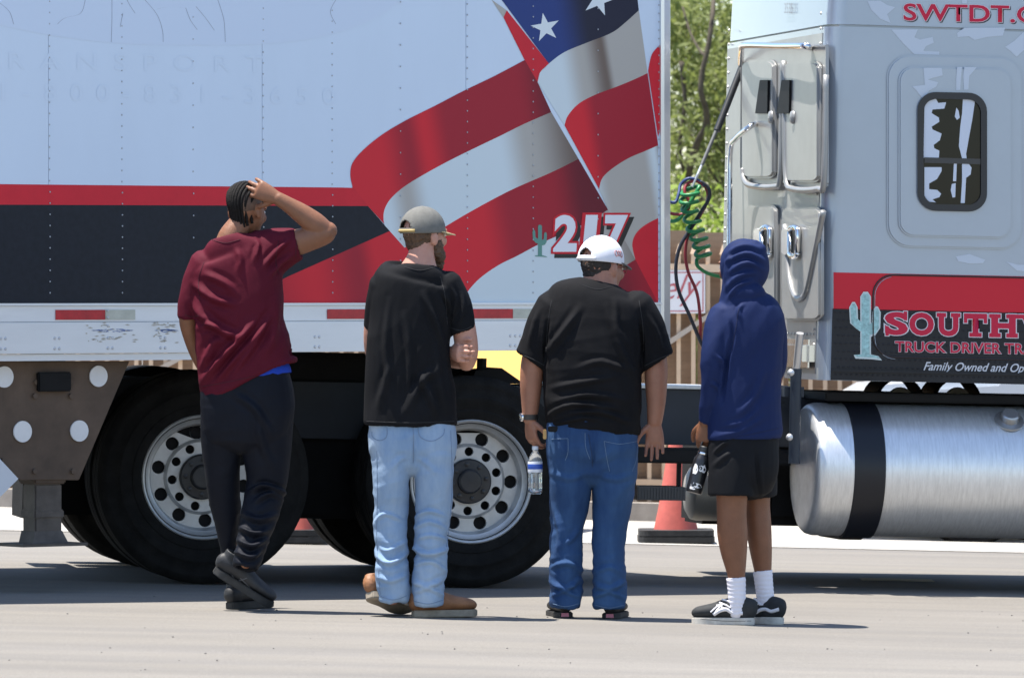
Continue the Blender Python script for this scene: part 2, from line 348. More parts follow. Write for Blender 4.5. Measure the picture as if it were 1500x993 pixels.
# ------------------------------------------------------------------ trailer
YAW_T = math.radians(37.2)
TM = Matrix.Translation((.045, 31.98, 0)) @ Matrix.Rotation(YAW_T, 4, 'Z')
TF = Frame(TM)
def trailer():
    t = empty('semi_trailer', TM, 'long white box trailer with a waving flag printed on its side', 'trailer')
    fr = TF; P = lambda x, y, v=0: fr.pl(x, y, 1, v)
    xf = P(968, 300).x; xb = xf - 16.0; zb = P(700, 447).z; zr = P(530, 515).z; zt = 4.1; W = 2.58
    white = mat('trailer white', (.56,.66,.80), .35, var=.035, vscale=1.4, stretch=(1,1,.3), coat=.2)
    dark = mat('dark core grey', (.05,.05,.055), .8)
    mb = MB(); mb.box((xb+.02, .03, zr+.09), (xf+.0, W-.03, zt-.02)); mb.build('box_body', dark, t)  # dark solid core; panel gaps read as dark joints
    # side panels
    e0, e1 = P(71,200).x, P(384,200).x; pw = (e1-e0)
    xs = []; x = e1
    while x > xb: xs.append(x); x -= pw
    xs.append(xb); x = e1 + pw
    xs = xs[::-1]
    while x < xf-.3: xs.append(x); x += pw
    xs.append(xf)
    for a, b in zip(xs, xs[1:]):
        for y0, y1 in ((0,.028),(W-.028,W)):
            mb = MB(); mb.box((a+.0012, y0, zb), (b-.0012, y1, zt-.12)); mb.build('side_panel', white, t)
    for y0, y1 in ((-.004,.05),(W-.05,W+.004)):
        mb = MB(); mb.box((xb, y0, zt-.12), (xf, y1, zt)); mb.build('top_rail', M_ALU, t)
    mb = MB(); mb.box((xb,.05,zt-.03),(xf,W-.05,zt-.005)); mb.build('roof', white, t)
    mb = MB(); mb.box((xf,.06,zr+.1),(xf+.03,W-.06,zt-.1)); mb.build('nose_panel', white, t)
    mb = MB(); mb.box((xb-.03,.02,zr+.1),(xb,W-.02,zt-.05)); mb.build('rear_door', white, t)
    # bottom rail: stepped aluminium extrusion
    rail = mat('rail aluminium', (.70,.715,.73), .45, .25, var=.06, vscale=3, stretch=(.4,1,2))
    zm = P(530, 470).z
    for y, s in ((0,-1),(W,1)):
        mb = MB(); mb.box((xb, y+s*.004 if s<0 else y-.05, zm), (xf, y+.05 if s<0 else y+.004, zb)); mb.build('bottom_rail', rail, t, bevel=.002)
        mb = MB(); mb.box((xb, y-.012 if s<0 else y-.05, zr), (xf, y+.05 if s<0 else y+.012, zm-.0015)); mb.build('bottom_rail', rail, t, bevel=.003)
        mb = MB(); mb.box((xb, y-.013 if s<0 else y-.05, zb+.001), (xf, y-.0005 if s<0 else y+.013, zb+.012)); mb.build('rail_lip', rail, t)
    lx = P(290,520).x
    mb = MB(); mb.box((xb+3, .002, P(0,529).z), (lx, .045, zr-.002)); mb.build('rail_flange', rail, t)
    # floor cross members
    cm = MB(); cm.box((-.02, .06, zr+.0), (.02, W-.06, zr+.1)); cme = cm.mesh('cross_member'); cme.materials.append(M_BLACK)
    n = int((xf-xb)/.305)
    for i in range(n):
        o = bpy.data.objects.new('cross_member', cme); col.objects.link(o); o.parent = t; o.location.x = xb + .2 + i*.305
    # front corner post
    post = mat('post aluminium', (.74,.75,.76), .28, .7)
    a = P(966,300).x; b = P(985,300).x
    prof = [(a-.0,-.012),(a+.02,-.014),(b-.02,-.006),(b-.004,.012),(b,.04),(b,.1),(a,.1)]
    for flip in (0, 1):
        mb = MB(); mb.prism([(x, (W-y if flip else y), zr-.0) for x, y in prof], (0,0,zt-zr)); mb.build('corner_post', post, t)
    # rivets
    def rivet(mb, x, z, r=.0045, y=-.0005, h=.0028):
        vs = [(x+r*math.cos(k*1.0472), y, z+r*math.sin(k*1.0472)) for k in range(6)] + [(x+r*.55*math.cos(k*1.0472), y-h, z+r*.55*math.sin(k*1.0472)) for k in range(6)]
        mb.add(vs, [(k,(k+1)%6,(k+1)%6+6,k+6) for k in range(6)] + [tuple(range(6,12))])
    mb = MB(); zs = P(75,265).z; dz = P(75,248.6).z - zs
    for c in range(-36, 9):
        x = e0 + .006 + c*pw/3
        if x > xf-.03: break
        k = -11
        while True:
            z = zs + k*dz; k += 1
            if z < zb+.02: continue
            if z > zt-.14: break
            if c % 3 == 2 and k % 2: continue
            rivet(mb, x, z, y=-.0042 if x > P(515,300).x or z < P(75,270).z else -.0005)
    for k in range(64): rivet(mb, xf-.016, zb+.03+k*.042, y=-.005)
    mb.build('rivet', mat('rivet steel', (.42,.44,.47), .5, .4), t, kind='stuff')
    bl = MB(); zA, zB = P(530,493).z, P(530,507.5).z
    bs = P(158,500).x-P(80,500).x
    for i in range(60):
        x = P(78,500).x + (i-38)*bs
        if x > xf-.1: break
        for dx in ((0,.026) if x < P(600,500).x else (-.013,.018,.049)):
            for z in (zA, zB): rivet(bl, x+dx, z, .0085, -.012, .004)
        if i % 3 == 0:
            for z in (P(530,454).z, P(530,464).z, P(530,476).z): rivet(bl, x, z, .007, -.013, .004)
    bl.build('rail_bolt', mat('bolt', (.55,.56,.58), .4, .6), t, kind='stuff')
    # conspicuity tape
    tr = mat('red tape', (.42,.012,.02), .4, var=.25, vscale=22); tw = mat('dull white tape', (.46,.47,.40), .5, var=.15, vscale=15)
    for x0, x1, m in ((-130,-55,tr),(-55,-12,tw),(81,154,tr),(154,198,tw),(265,345,tr),(345,388,tw),(479,545,tr),(545,600,tr),(690,751,tr),(751,785,tw),(785,850,tr),(880,925,tr)):
        a = P(x0,453,-.006); b = P(x1,468,-.006); c = P(530,453,-.006).z; d = P(530,467,-.006).z
        mb = MB(); mb.box((a.x+.001,-.0085,d),(b.x-.001,-.0055,c)); o = mb.build('reflective_tape', m, t)
    sc1 = mat('blue scuff', (.10,.16,.36), .7); sc2 = mat('grime', (.45,.42,.36), .8)
    R = random.Random(5); mb = MB(); mg = MB()
    for cx, hw in ((165,28),(243,14)):
        for k in range(26):
            x = cx + R.uniform(-hw,hw); y = 484 + R.uniform(-3,3)*(1-abs(x-cx)/hw); l = R.uniform(2,6)
            q = [P(x-l,y,-.0135),P(x,y-.6,-.0135),P(x+l,y+R.uniform(-.6,.6),-.0135),P(x,y+.7,-.0135)]; mb.add(q, [(0,1,2,3)])
        for k in range(34):
            x = cx + R.uniform(-hw*1.4,hw*1.2); y = 480 + R.uniform(-8,22); l = R.uniform(1,5)
            q = [P(x-l,y,-.0131),P(x,y-1.3,-.0131),P(x+l,y+R.uniform(-.6,.6),-.0131),P(x,y+1,-.0131)]; mg.add(q, [(0,1,2,3)])
    mb.build('scuff', sc1, t, kind='stuff'); mg.build('scuff', sc2, t, kind='stuff')
    # ---- the printed flag
    Z2 = lambda L: [(480+x/2.885, y/2.885) for x, y in L]
    Z3 = lambda L: [(480+x/2.885, 200+y/2.885) for x, y in L]
    C = lambda L: [tuple(p) for p in cr([(x,y,0) for x,y in L])]
    c2 = lambda L: [(p[0],p[1]) for p in C(L)]
    can = c2(Z2([(887,348),(897,308),(935,270),(1000,222),(1100,180),(1200,140),(1260,95),(1315,45)]))
    w1 = c2(Z2([(1001,530),(1015,490),(1060,440),(1130,402),(1220,368),(1300,335),(1352,310)]))
    r2 = c2(Z2([(1147,800),(1160,755),(1200,715),(1270,670),(1340,640),(1397,615)]))
    w3 = c2(Z3([(1300,520),(1287,455),(1305,407),(1345,372),(1397,345)]))
    top1 = c2(Z2([(833,255),(700,325),(575,385),(450,450),(330,510),(230,570),(150,635),(105,690),(96,740),(105,790)]))
    top2 = c2(Z2([(945,475),(830,525),(725,577),(600,637),(500,687),(400,742),(320,792),(265,842),(240,887),(236,925),(240,952)]))
    top3 = c2(Z3([(1060,95),(950,150),(800,215),(700,265),(600,320),(540,355),(430,420),(325,470)]))
    top4 = c2(Z3([(1185,310),(1100,362),(1000,408),(900,452),(800,505),(720,545),(640,602),(585,665),(565,712)]))
    top5 = c2(Z3([(1300,520),(1240,560),(1160,630),(1110,712)]))
    X = lambda px: P(px, 250).x + .22*P(px,250).z
    RB, RD, RDD = (.62,.018,.032), (.34,.012,.028), (.13,.008,.02); WB, WG, WD = (.60,.68,.72), (.42,.40,.37), (.16,.12,.10)
    BB, BD = (.02,.045,.19), (.012,.014,.035)
    mr1 = ramp_mat('printed red, long stripe', [(X(500),RB),(X(560),RB),(X(605),RD),(X(632),RB),(X(668),RD),(X(720),RD),(X(775),RD),(X(830),RDD)])
    mw2 = ramp_mat('printed white, long stripe', [(X(555),WB),(X(590),WG),(X(625),WB),(X(735),WB),(X(780),WG),(X(850),WD)])
    mr3 = ramp_mat('printed red, low stripe', [(X(330),RD),(X(430),RB),(X(500),RD),(X(530),RB),(X(690),RB),(X(740),RD),(X(800),RD),(X(850),RDD),(X(905),RDD)])
    mw4 = ramp_mat('printed white, low stripe', [(X(660),WB),(X(830),WB),(X(870),WG),(X(930),WD)])
    mw1 = ramp_mat('printed white, hanging fold', [(X(770),WB),(X(845),WB),(X(880),WG),(X(912),WD),(X(925),WG),(X(960),WG)])
    mr2 = ramp_mat('printed red, hanging fold', [(X(810),RB),(X(865),RB),(X(890),RD),(X(965),RD)])
    mw3 = ramp_mat('printed white, hanging end', [(X(860),WB),(X(890),WG),(X(945),WG),(X(962),WB),(X(975),WD)])
    mr5 = ramp_mat('printed dark red', [(X(860),RDD),(X(930),RD),(X(970),RDD)])
    mbl = ramp_mat('printed blue', [(X(650),BD),(X(745),BD),(X(790),BB),(X(850),BB),(X(900),BD),(X(945),BD)])
    mred = mat('printed red', (.58,.016,.032), .5, var=.06, spec=.3); mblk = mat('printed black', (.010,.013,.021), .5, var=.25, vscale=30, spec=.25)
    v = -.002
    D = lambda n, pts, m, val=v: decal(n, pts, fr, 1, val, m, t)
    sl = (P(0,270).z-0); xl = -1500
    def sy(x, y0, y1): return y0 + (y1-y0)*x/500
    D('stripe_print', [(-1150, 252),(0,270),(500,275),(517,275.5),(524,282),(539,302),(0,300),(-1150,293)], mred)
    D('black_print', [(-1150,293),(0,300),(539,302),(571,338.6),(420,406),(342,447),(0,448),(-1150,451)], mblk)
    D('stripe_print', top1 + [(516,275.5),(524,282),(539,302),(563,328)] + top2[::-1] + Z2([(887,348)]), mr1)
    D('stripe_print', top2 + [(571,338.6),(592.6,362.9)] + top3[::-1], mw2)
    D('stripe_print', [(571,338.6)] + top3[::-1] + top4 + [(342,447),(420,406)], mr3)
    D('stripe_print', top4[::-1] + top5 + [], mw4) if False else D('stripe_print', top4 + [(865,446.8)] + top5[::-1], mw4)
    D('stripe_print', top5 + Z3([(1397,705)]), mr5)
    D('canton_print', [(804,93.6),(734.8,0),(650,-115),(918,-115),(934,0)] + can[::-1][:-8], mbl)
    D('fold_print', Z2([(757,45),(935,270),(897,308),(887,348),(830,250),(743,75)]), mred)
    D('stripe_print', can + w1[::-1], mw1)
    D('stripe_print', w1 + r2[::-1], mr2)
    D('stripe_print', r2 + w3[::-1] + Z3([(1185,310)]), mw3)
    D('stripe_print', w3 + Z3([(1397,705)]), mred)
    D('stripe_print', c2([(967,66),(955,80),(949.5,104)]) + [(964,201),(967,190)], mred)
    D('fold_print', [(720,0),(742,15.6),(737.5,26)], ramp_mat('pale fold', [(X(700),WB),(X(760),WG)]))
    star = mat('printed star', (.66,.72,.76), .4)
    def st(cx, cy, r, rot, sq=1):
        return [(cx+(r if k%2==0 else r*.38)*math.sin(rot+k*math.pi/5)*sq, cy-(r if k%2==0 else r*.38)*math.cos(rot+k*math.pi/5)) for k in range(10)]
    D('star_print', st(799,41,22,-.18), star, -.003); D('star_print', st(877,0,25,.25), star, -.003); D('star_print', st(812,-22,22,-.1), star, -.003)
    D('star_print', st(740,-70,22,-.2), star, -.003); D('star_print', st(870,-80,25,.2), star, -.003)
    # number 217
    nbk = mat('number black',(.01,.01,.01),.5); nwh = mat('number white',(.72,.74,.8),.4)
    for ch, bx, wd in (('2',(810,315,845,369),.045),('1',(853,315,876,369),.025),('7',(886,315,920,369),.045)):
        lettering('number_shadow', ch, fr, 1, -.003, bx, nbk, t, bold=wd+.045, base=wd, shear=.06, shift=(5,6))
        lettering('number_outline', ch, fr, 1, -.0038, bx, mred, t, bold=wd+.045, base=wd, shear=.06)
        lettering('number', ch, fr, 1, -.0046, bx, nwh, t, bold=wd, base=wd, shear=.06)
    cact(fr, 1, -.0038, 791, 374, 44, t, mat('cactus green',(.10,.26,.22),.5), None)
    # ghosts of the old lettering
    gm = mat('ghost lettering', (.575,.672,.805), .35)
    islands(lettering('ghost_lettering', 'TRANSPORT', fr, 1, -.0012, (-38,76,385,100), gm, t, space=2.0, slope=.016))
    islands(lettering('ghost_lettering', '1-800-831-3650', fr, 1, -.0012, (2,122,490,147), gm, t, space=1.9, slope=.014))
    D('ghost_disc', c2([(-160,-30),(-60,18),(40,46),(160,63),(290,67),(400,64),(480,52),(560,22),(620,-30)]) + [(620,-130),(-160,-130)], mat('ghost patch',(.565,.655,.797),.35), -.001)
    ln = mat('peeled edge', (.30,.33,.40), .7); mb = MB()
    for L in ([(0,5),(14,18),(20,36)],[(125,0),(118,20),(95,27),(84,36)],[(164,0),(164,30),(163,62)],[(212,0),(230,22),(238,45),(239,62)],[(272,12),(279,30),(289,44)],[(287,10),(302,28),(314,45)],[(319,0),(328,30),(330,62)],[(186,0),(190,8),(198,20)],[(492,0),(484,18),(492,36)],[(178,30),(180,20),(176,40)],[(230,14),(245,11),(272,12)]):
        q = c2(L)
        for a, b in zip(q, q[1:]): mb.add([P(a[0]-.35,a[1],-.0016),P(a[0]+.35,a[1],-.0016),P(b[0]+.35,b[1],-.0016),P(b[0]-.35,b[1],-.0016)], [(0,1,2,3)])
    mb.build('peeled_line', ln, t, kind='stuff')
    # landing gear side plate, leg and foot
    br = mat('brown primer', (.095,.064,.044), .75, var=.3, vscale=5)
    yv = .10; Q = lambda x, y: fr.pl(x, y, 1, yv)
    mb = MB(); mb.prism([Q(*p) for p in ((-190,529),(190,529),(116,703),(30,703),(-80,640))], (0,.02,0)); mb.build('landing_gear_plate', br, t, bevel=.003)
    for i, (x, y) in enumerate(((5,552),(143,551),(32,632),(115,631))):
        o = Q(x, y); mb = MB(); vs = [(o.x+.05*math.cos(k*.2618), yv-.002-d, o.z+.05*math.sin(k*.2618)) for d in (0,.008) for k in range(24)]
        mb.add(vs, [tuple(range(24,48))] + [(k,(k+1)%24,(k+1)%24+24,k+24) for k in range(24)]); mb.build('reflector_disc', mat('white disc',(.72,.72,.72),.5,var=.06), t)
    o1 = Q(52,545); o2 = Q(100,573); mb = MB(); mb.box((o1.x,.07,o2.z),(o2.x,.098,o1.z)); mb.build('bracket', M_BLACK, t, bevel=.006)
    for x, y in ((50,690),(106,690),(52,560),(103,560),(50,580),(103,580)):
        o = Q(x, y); mb = MB(); mb.lathe([(.014,0),(.014,-.012),(0,-.013)], o=(o.x,yv-.001,o.z), n=6); mb.build('plate_bolt', br, t)
    L = fr.pl(62,740,1,.18).x; steel = mat('dirty steel', (.10,.085,.075), .6, .3, var=.35, vscale=9)
    for yy in (.18, W-.18):
        zf = .27
        mb = MB(); mb.box((L-.09,yy-.07,.56),(L+.09,yy+.07,zr)); mb.build('landing_leg', br, t, bevel=.008)
        mb = MB(); mb.box((L-.075,yy-.055,zf+.02),(L+.075,yy+.055,.56)); mb.box((L-.083,yy-.063,.40),(L+.083,yy+.063,.44)); mb.build('inner_leg', steel, t, bevel=.006)
        mb = MB(); mb.prism([(L-.19,yy-.13,zf),(L+.17,yy-.13,zf),(L+.17,yy+.13,zf),(L-.19,yy+.13,zf)], (0,0,.014)); mb.prism([(L-.1,yy-.07,zf+.014),(L+.1,yy-.07,zf+.014),(L+.075,yy-.055,zf+.07),(L-.075,yy-.055,zf+.07)], (0,.12,0)); mb.build('foot', steel, t)
    mb = MB(); mb.tube([(L,.2,.75),(L,W-.2,.75)], .04); mb.build('cross_shaft', steel, t)
    pq = [fr.pl(x, y, 1, .02) for x, y in ((-27,700),(0,672),(27,701),(0,728))]
    mb = MB(); mb.prism(pq, (0,.004,0)); mb.build('placard', mat('placard',(.6,.63,.68),.5), t)
    mb = MB(); o = fr.pl(0,690,1,.02); mb.box((o.x-.02,.03,o.z-.02),(o.x+.02,.11,o.z+.06)); mb.build('placard_bracket', M_BLACK, t)
    # rear bogie, far out of the frame
    for dx in (2.2, 3.5):
        for yy in (.02, .32, W-.58, W-.28):
            mb = MB(); tyre_prof(mb, (xb+dx, yy, .78)); mb.build('wheel', M_RUBBER, t, smooth=40)
    mb = MB(); mb.box((xb+1.6,.6,.75),(xb+4.2,.8,zr+.02)); mb.box((xb+1.6,W-.8,.75),(xb+4.2,W-.6,zr+.02)); mb.build('bogie', M_BLACK, t)
    return t
def tyre_prof(mb, o, w=.28, R=.52, rb=.30, n=64):
    pr = [(rb-.015,.03),(rb,.012),(rb+.02,.004),(rb+.05,.0),(rb+.055,.003),(R-.13,-.004),(R-.125,-.007),(R-.105,-.007),(R-.1,-.003),(R-.05,.008),(R-.045,.006),(R-.035,.008),(R-.012,.02),(R,.035)]
    g = [(R,w*.22),(R-.014,w*.225),(R-.014,w*.255),(R,w*.26),(R,w*.47),(R-.014,w*.475),(R-.014,w*.525),(R,w*.53),(R,w*.74),(R-.014,w*.745),(R-.014,w*.775),(R,w*.78)]
    pr = pr + g + [(r, w-h) for r, h in pr[::-1]]
    mb.lathe(pr, o=o, ax=(0,1,0), n=n)
def cact(fr, axis, val, cx, yb, h, t, m, mo):
    def body(k):
        s = h/100; out = []
        w = 9+k
        L = [(-w,0),(-w,-38-k*.0),(-20,-42),(-32-k,-52),(-34-k,-78),(-30,-84-k),(-24,-84-k),(-21+k,-78),(-20+k,-60+k),(-w,-54+k),(-w,-96),(-5,-101-k),(5,-101-k),(w,-96),(w,-50+k),(17-k,-54),(18-k,-72),(23,-77-k),(28,-76-k),(31+k,-70),(30+k,-44),(22,-35+k),(w,-32+k),(w,0),(26+k,3),(34+k,7+k),(10,5+k),(-20-k,4+k),(-24-k,1)]
        return [(cx+x*s*.74, yb+y*s) for x, y in L]
    if mo: decal('cactus_outline', body(3), fr, axis, val+.0004, mo, t)
    decal('cactus_print', body(0), fr, axis, val, m, t)
trailer()
# ------------------------------------------------------------------ tractor
RM = Matrix.Translation((-1.085, 32.95, gz(-1.085))) @ Matrix.Rotation(math.radians(10.5), 4, 'Z') @ Matrix.Rotation(.0218, 4, 'Y')
RF = Frame(RM)
def tractor():
    fr = RF; t = empty('semi_truck', RM, 'silver sleeper cab truck tractor with red and black lettered side', 'truck')
    S = lambda x, y, v=-1.2: fr.pl(x, y, 1, v)
    rim = mat('wheel aluminium', (.50,.50,.49), .45, .5, var=.10, vscale=14)
    hubm = mat('hub black', (.02,.02,.022), .4, var=.4, vscale=20)
    # ---- drive wheel: disc with real hand holes
    def ring_with_holes(mb, r0, r1, y, holes, depth):
        bm = bmesh.new()
        def circ(cx, cz, r, n):
            vs = [bm.verts.new((cx+r*math.cos(k*2*math.pi/n), 0, cz+r*math.sin(k*2*math.pi/n))) for k in range(n)]
            for a, b in zip(vs, vs[1:]+vs[:1]): bm.edges.new((a,b))
            return vs
        circ(0,0,r0,60); circ(0,0,r1,60)
        hl = [circ(R*math.cos(a), R*math.sin(a), r, 14) for R, a, r in holes]
        bmesh.ops.triangle_fill(bm, use_beauty=True, use_dissolve=False, edges=bm.edges[:])
        bad = [f for f in bm.faces if f.calc_center_median().length < r0*.98 or any((f.calc_center_median()-Vector((R*math.cos(a),0,R*math.sin(a)))).length < r*.9 for R,a,r in holes)]
        bmesh.ops.delete(bm, geom=bad, context='FACES_ONLY')
        bm.verts.index_update(); mb.add([(v.co.x, y, v.co.z) for v in bm.verts], [tuple(v.index for v in f.verts) for f in bm.faces])
        bm.free()
        for R, a, r in holes:
            vs = [(R*math.cos(a)+r*math.cos(k*2*math.pi/14), yy, R*math.sin(a)+r*math.sin(k*2*math.pi/14)) for yy in (y, y+depth) for k in range(14)]
            mb.add(vs, [(k,(k+1)%14,(k+1)%14+14,k+14) for k in range(14)])
    H1 = [(.215, math.radians(36*k), .033) for k in range(10)]; H2 = [(.146, math.radians(36*k+18), .0225) for k in range(10)]
    rm = MB(); rm.lathe([(.292,.05),(.305,.012),(.306,.0),(.300,-.006),(.292,.0),(.288,.02),(.280,.034),(.262,.045),(.256,.095),(.25,.105)], n=64)
    ring_with_holes(rm, .186, .25, .105, H1, .03)
    rm.lathe([(.186,.105),(.182,.1),(.176,.086),(.17,.08)], n=64)
    ring_with_holes(rm, .112, .17, .08, H2, .03)
    rm.lathe([(.112,.08),(.112,.13)], n=48)
    me_rim = rm.mesh('wheel'); me_rim.materials.append(rim)
    tm = MB(); tyre_prof(tm, (0,-.01,0)); me_ty = tm.mesh('tyre'); me_ty.materials.append(M_RUBBER)
    hb = MB(); hb.lathe([(.1105,.1),(.1105,.055),(.104,.048),(.062,.045),(.058,.02),(.05,.012),(0,.010)], n=40)
    for k in range(8):
        a = math.radians(45*k+10); hb.lathe([(.0105,.05),(.0105,.036),(.006,.034),(0,.034)], o=(.085*math.cos(a),0,.085*math.sin(a)), n=8)
    me_hub = hb.mesh('hub'); me_hub.materials.append(hubm)
    bk = MB(); bk.lathe([(.26,.14),(0,.14)], n=32); me_bk = bk.mesh('backing'); me_bk.materials.append(M_BLACK)
    nut = MB()
    for k in range(10):
        a = math.radians(36*k); nut.lathe([(.0125,.08),(.0125,.062),(.007,.056),(0,.056)], o=(.146*math.cos(a)*0+.125*math.cos(a),0,.125*math.sin(a)), n=6)
    for me in (me_rim, me_ty, me_hub, me_bk):
        me.polygons.foreach_set('use_smooth', [True]*len(me.polygons)); me.set_sharp_from_angle(angle=math.radians(35))
    def wheel(x, y, rot, flip=False, spin=0):
        w = bpy.data.objects.new('wheel', me_rim); col.objects.link(w); w.parent = t; w.location = (x, y, .52); w.rotation_euler = (0, spin, math.pi if flip else 0)
        for n, me in (('tyre',me_ty),('hub',me_hub),('backing',me_bk)):
            c = bpy.data.objects.new(n, me); col.objects.link(c); c.parent = w
    for x, sp in ((-.6625,.2),(.6625,.0)):
        wheel(x,-1.22,0,False,sp); wheel(x,1.22,0,True)
        for y in (-.90,.62):
            c = bpy.data.objects.new('inner_tyre', me_ty); col.objects.link(c); c.parent = t; c.location = (x, y, .52)
    for y, f in ((-1.2,False),(1.2,True)): wheel(5.3, y, 0, f)
    navy = mat('frame navy', (.010,.017,.030), .5, var=.2, vscale=6)
    # ---- frame, suspension
    z1 = S(900,568,-.47).z; z0 = S(900,650,-.47).z
    for y in (-.47,.41):
        mb = MB(); mb.box((-1.35,y,z0),(5.9,y+.06,z1)); mb.build('frame_rail', navy, t, bevel=.004)
    mb = MB(); mb.box((S(800,560,-.47).x,-.5,z1+.002),(2.15,.5,z1+.016)); mb.build('catwalk', mat('deck plate',(.5,.51,.52),.45,.6,var=.15,vscale=20), t)
    for x in (-.6625,.6625):
        mb = MB(); mb.tube([(x,-.95,.52),(x,-.25,.52),(x,0,.52),(x,.25,.52),(x,.95,.52)], [.07,.08,.2,.08,.07], 14); mb.build('axle', M_BLACK, t, smooth=40)
        for y in (-.5,.5):
            mb = MB(); mb.lathe([(.0,.62),(.12,.62),(.14,.68),(.13,.76),(.14,.84),(.12,.9),(0,.9)], o=(x+.28,y,0), ax=(0,0,1), n=18); mb.build('air_spring', M_BLACK, t, smooth=40)
    mb = MB(); mb.box((-1.3,-.40,.30),(1.3,.40,.9)); mb.build('suspension_shade_block', M_BLACK, t, bevel=.02)  # suspension block oversized in black to stand in for the shade between the wheels
    mb = MB(); mb.prism([(-.35,-.45,1.0),(.75,-.45,1.0),(.75,.45,1.0),(-.35,.45,1.0)], (0,0,.13)); mb.box((-.2,-.4,z1),(.6,.4,1.0)); mb.build('fifth_wheel', M_BLACK, t, bevel=.015)
    for y in (-1.0,.5):
        mb = MB(); mb.box((-1.36,y,.25),(-1.345,y+.5,.95)); mb.build('mud_flap', M_RUBBER, t)
    a = [fr.pl(x,y,1,-.9) for x,y in ((688,562),(697,543),(735,539),(768,562))]
    mb = MB(); mb.prism(a, (0,.4,0)); q = fr.pl(705,560,1,-.8); mb.tube([(q.x,-.8,q.z-.05),(q.x,-.8,q.z+.12)], .025); mb.build('fender_bracket', M_BLACK, t)
    bx0 = S(795,660,-.75).x; bx1 = S(1160,660,-.75).x; zz0 = S(960,678,-.75).z; zz1 = S(960,656,-.75).z
    mb = MB(); mb.box((bx0,-.78,zz0),(bx1,-.5,zz1)); mb.build('cross_beam', M_BLACK, t, bevel=.01)
    a = S(933,712,-.8); b = S(1003,733,-.8); mb = MB(); mb.box((a.x,-.82,b.z),(b.x,-.55,a.z))
    for k in range(16): x = a.x+.01+k*(b.x-a.x-.02)/15; mb.box((x-.003,-.825,b.z+.004),(x+.003,-.8201,a.z-.004))
    mb.build('step', mat('step black',(.04,.04,.042),.5), t)
    for x in (a.x+.008, b.x-.008):
        mb = MB(); mb.box((x-.008,-.7,b.z),(x+.008,-.66,zz0+.01)); mb.build('step_hanger', M_BLACK, t)
    o = fr.pl(1012,722,1,.45); mb = MB(); mb.lathe([(0,-.03),(.1,-.022),(.135,.0),(.142,.03),(.142,.6),(.1,.65),(0,.66)], o=(o.x,.45,o.z), ax=(1,0,0), n=32); mb.build('air_tank', mat('tank grey',(.42,.41,.39),.5,.4,var=.1), t, smooth=40)
    mb = MB(); mb.box((o.x+.2,.3,o.z),(o.x+.25,.6,z0+.02)); mb.build('air_tank_hanger', M_BLACK, t)
    # dark hardware filling the space under the cab
    xc = S(1220,300).x
    mb = MB(); mb.box((xc-.15,-.42,.30),(xc+2.2,.42,.86)); mb.build('gearbox', M_BLACK, t, bevel=.05)
    mb = MB(); mb.box((xc-.25,.62,.27),(xc+1.2,1.1,.95)); mb.build('battery_box', M_BLACK, t, bevel=.02)
    for px in (1318,1402):
        o = fr.pl(px,588,1,-.1); mb = MB(); mb.lathe([(.13,.3),(.13,.0),(.115,-.012)], o=(o.x,-.1,o.z), n=28); mb.build('air_cylinder', M_BLACK, t, smooth=40)
        mb = MB(); mb.lathe([(.075,-.005),(.07,-.02),(.05,-.016),(.045,-.005),(0,-.004)], o=(o.x,-.1,o.z), n=24); mb.build('cylinder_cap', mat('grey cap',(.35,.33,.31),.5,.3), t, smooth=40)
    # ---- fuel tank
    e = S(1199,686,-1.22); zt_ = S(1210,590,-.9).z; zb_ = S(1200,784,-.9).z; r = (zt_-zb_)/2; zc = (zt_+zb_)/2
    tk = mat('brushed tank', (.72,.73,.74), .4, .7, var=.12, vscale=10, stretch=(9,1.2,1.2), bump=.12, bscale=30)
    mb = MB(); L = 1.75
    mb.lathe([(0,-.012),(r*.6,-.010),(r*.86,-.004),(r*.93,.004),(r*.975,.02),(r,.05),(r,L-.05),(r*.93,L-.004),(0,L+.01)], o=(e.x,-1.22+r,zc), ax=(1,0,0), n=72)
    tank = mb.build('fuel_tank', tk, t, smooth=50)
    for px0, px1 in ((1252,1298),):
        xa = S(px0,690,-1.22).x; xb_ = S(px1,690,-1.22).x
        for off in (0, 1.05):
            mb = MB(); mb.lathe([(r+.001,0),(r+.010,.004),(r+.010,xb_-xa-.004),(r+.001,xb_-xa)], o=(xa+off,-1.22+r,zc), ax=(1,0,0), n=72); mb.build('tank_strap', mat('strap black',(.008,.009,.014),.4,spec=.4), tank, smooth=40)
            mb = MB(); mb.box((xa+off+.01,-1.22+r,zc-r-.02),(xa+off+.13,-.4,zc-r+.01)); mb.box((xa+off+.01,-.62,zc-r-.01),(xa+off+.13,-.4,z1-.05)); mb.build('tank_bracket', M_BLACK, tank, bevel=.005)
    o = S(1480,612,-1.12); cy = -1.22+r; d = Vector((0, -.62, .78)).normalized(); base = Vector((o.x, cy, zc)) + d*(r-.004)
    mb = MB(); mb.lathe([(.075,0),(.075,.012),(.05,.014),(.046,.016),(.046,.05),(.04,.056),(0,.056)], o=base, ax=d, n=20); mb.build('filler_cap', mat('cap steel',(.4,.4,.4),.35,.8), tank, smooth=35)
    mb = MB(); mb.box((e.x+.08,-1.0,zt_+.012),(e.x+2.4,-.5,zt_+.055)); mb.build('deck_step', M_BLACK, t, bevel=.006)
    # ---- cab
    silver = mat('silver paint', (.31,.36,.44), .34, .45, var=.03, vscale=3, coat=.6); back = mat('back wall paint', (.30,.30,.295), .42, .35, var=.08, vscale=5, coat=.15)
    zb2 = S(1218,557).z; zs = S(1225,39).z; Lc = 2.9; rr = .09
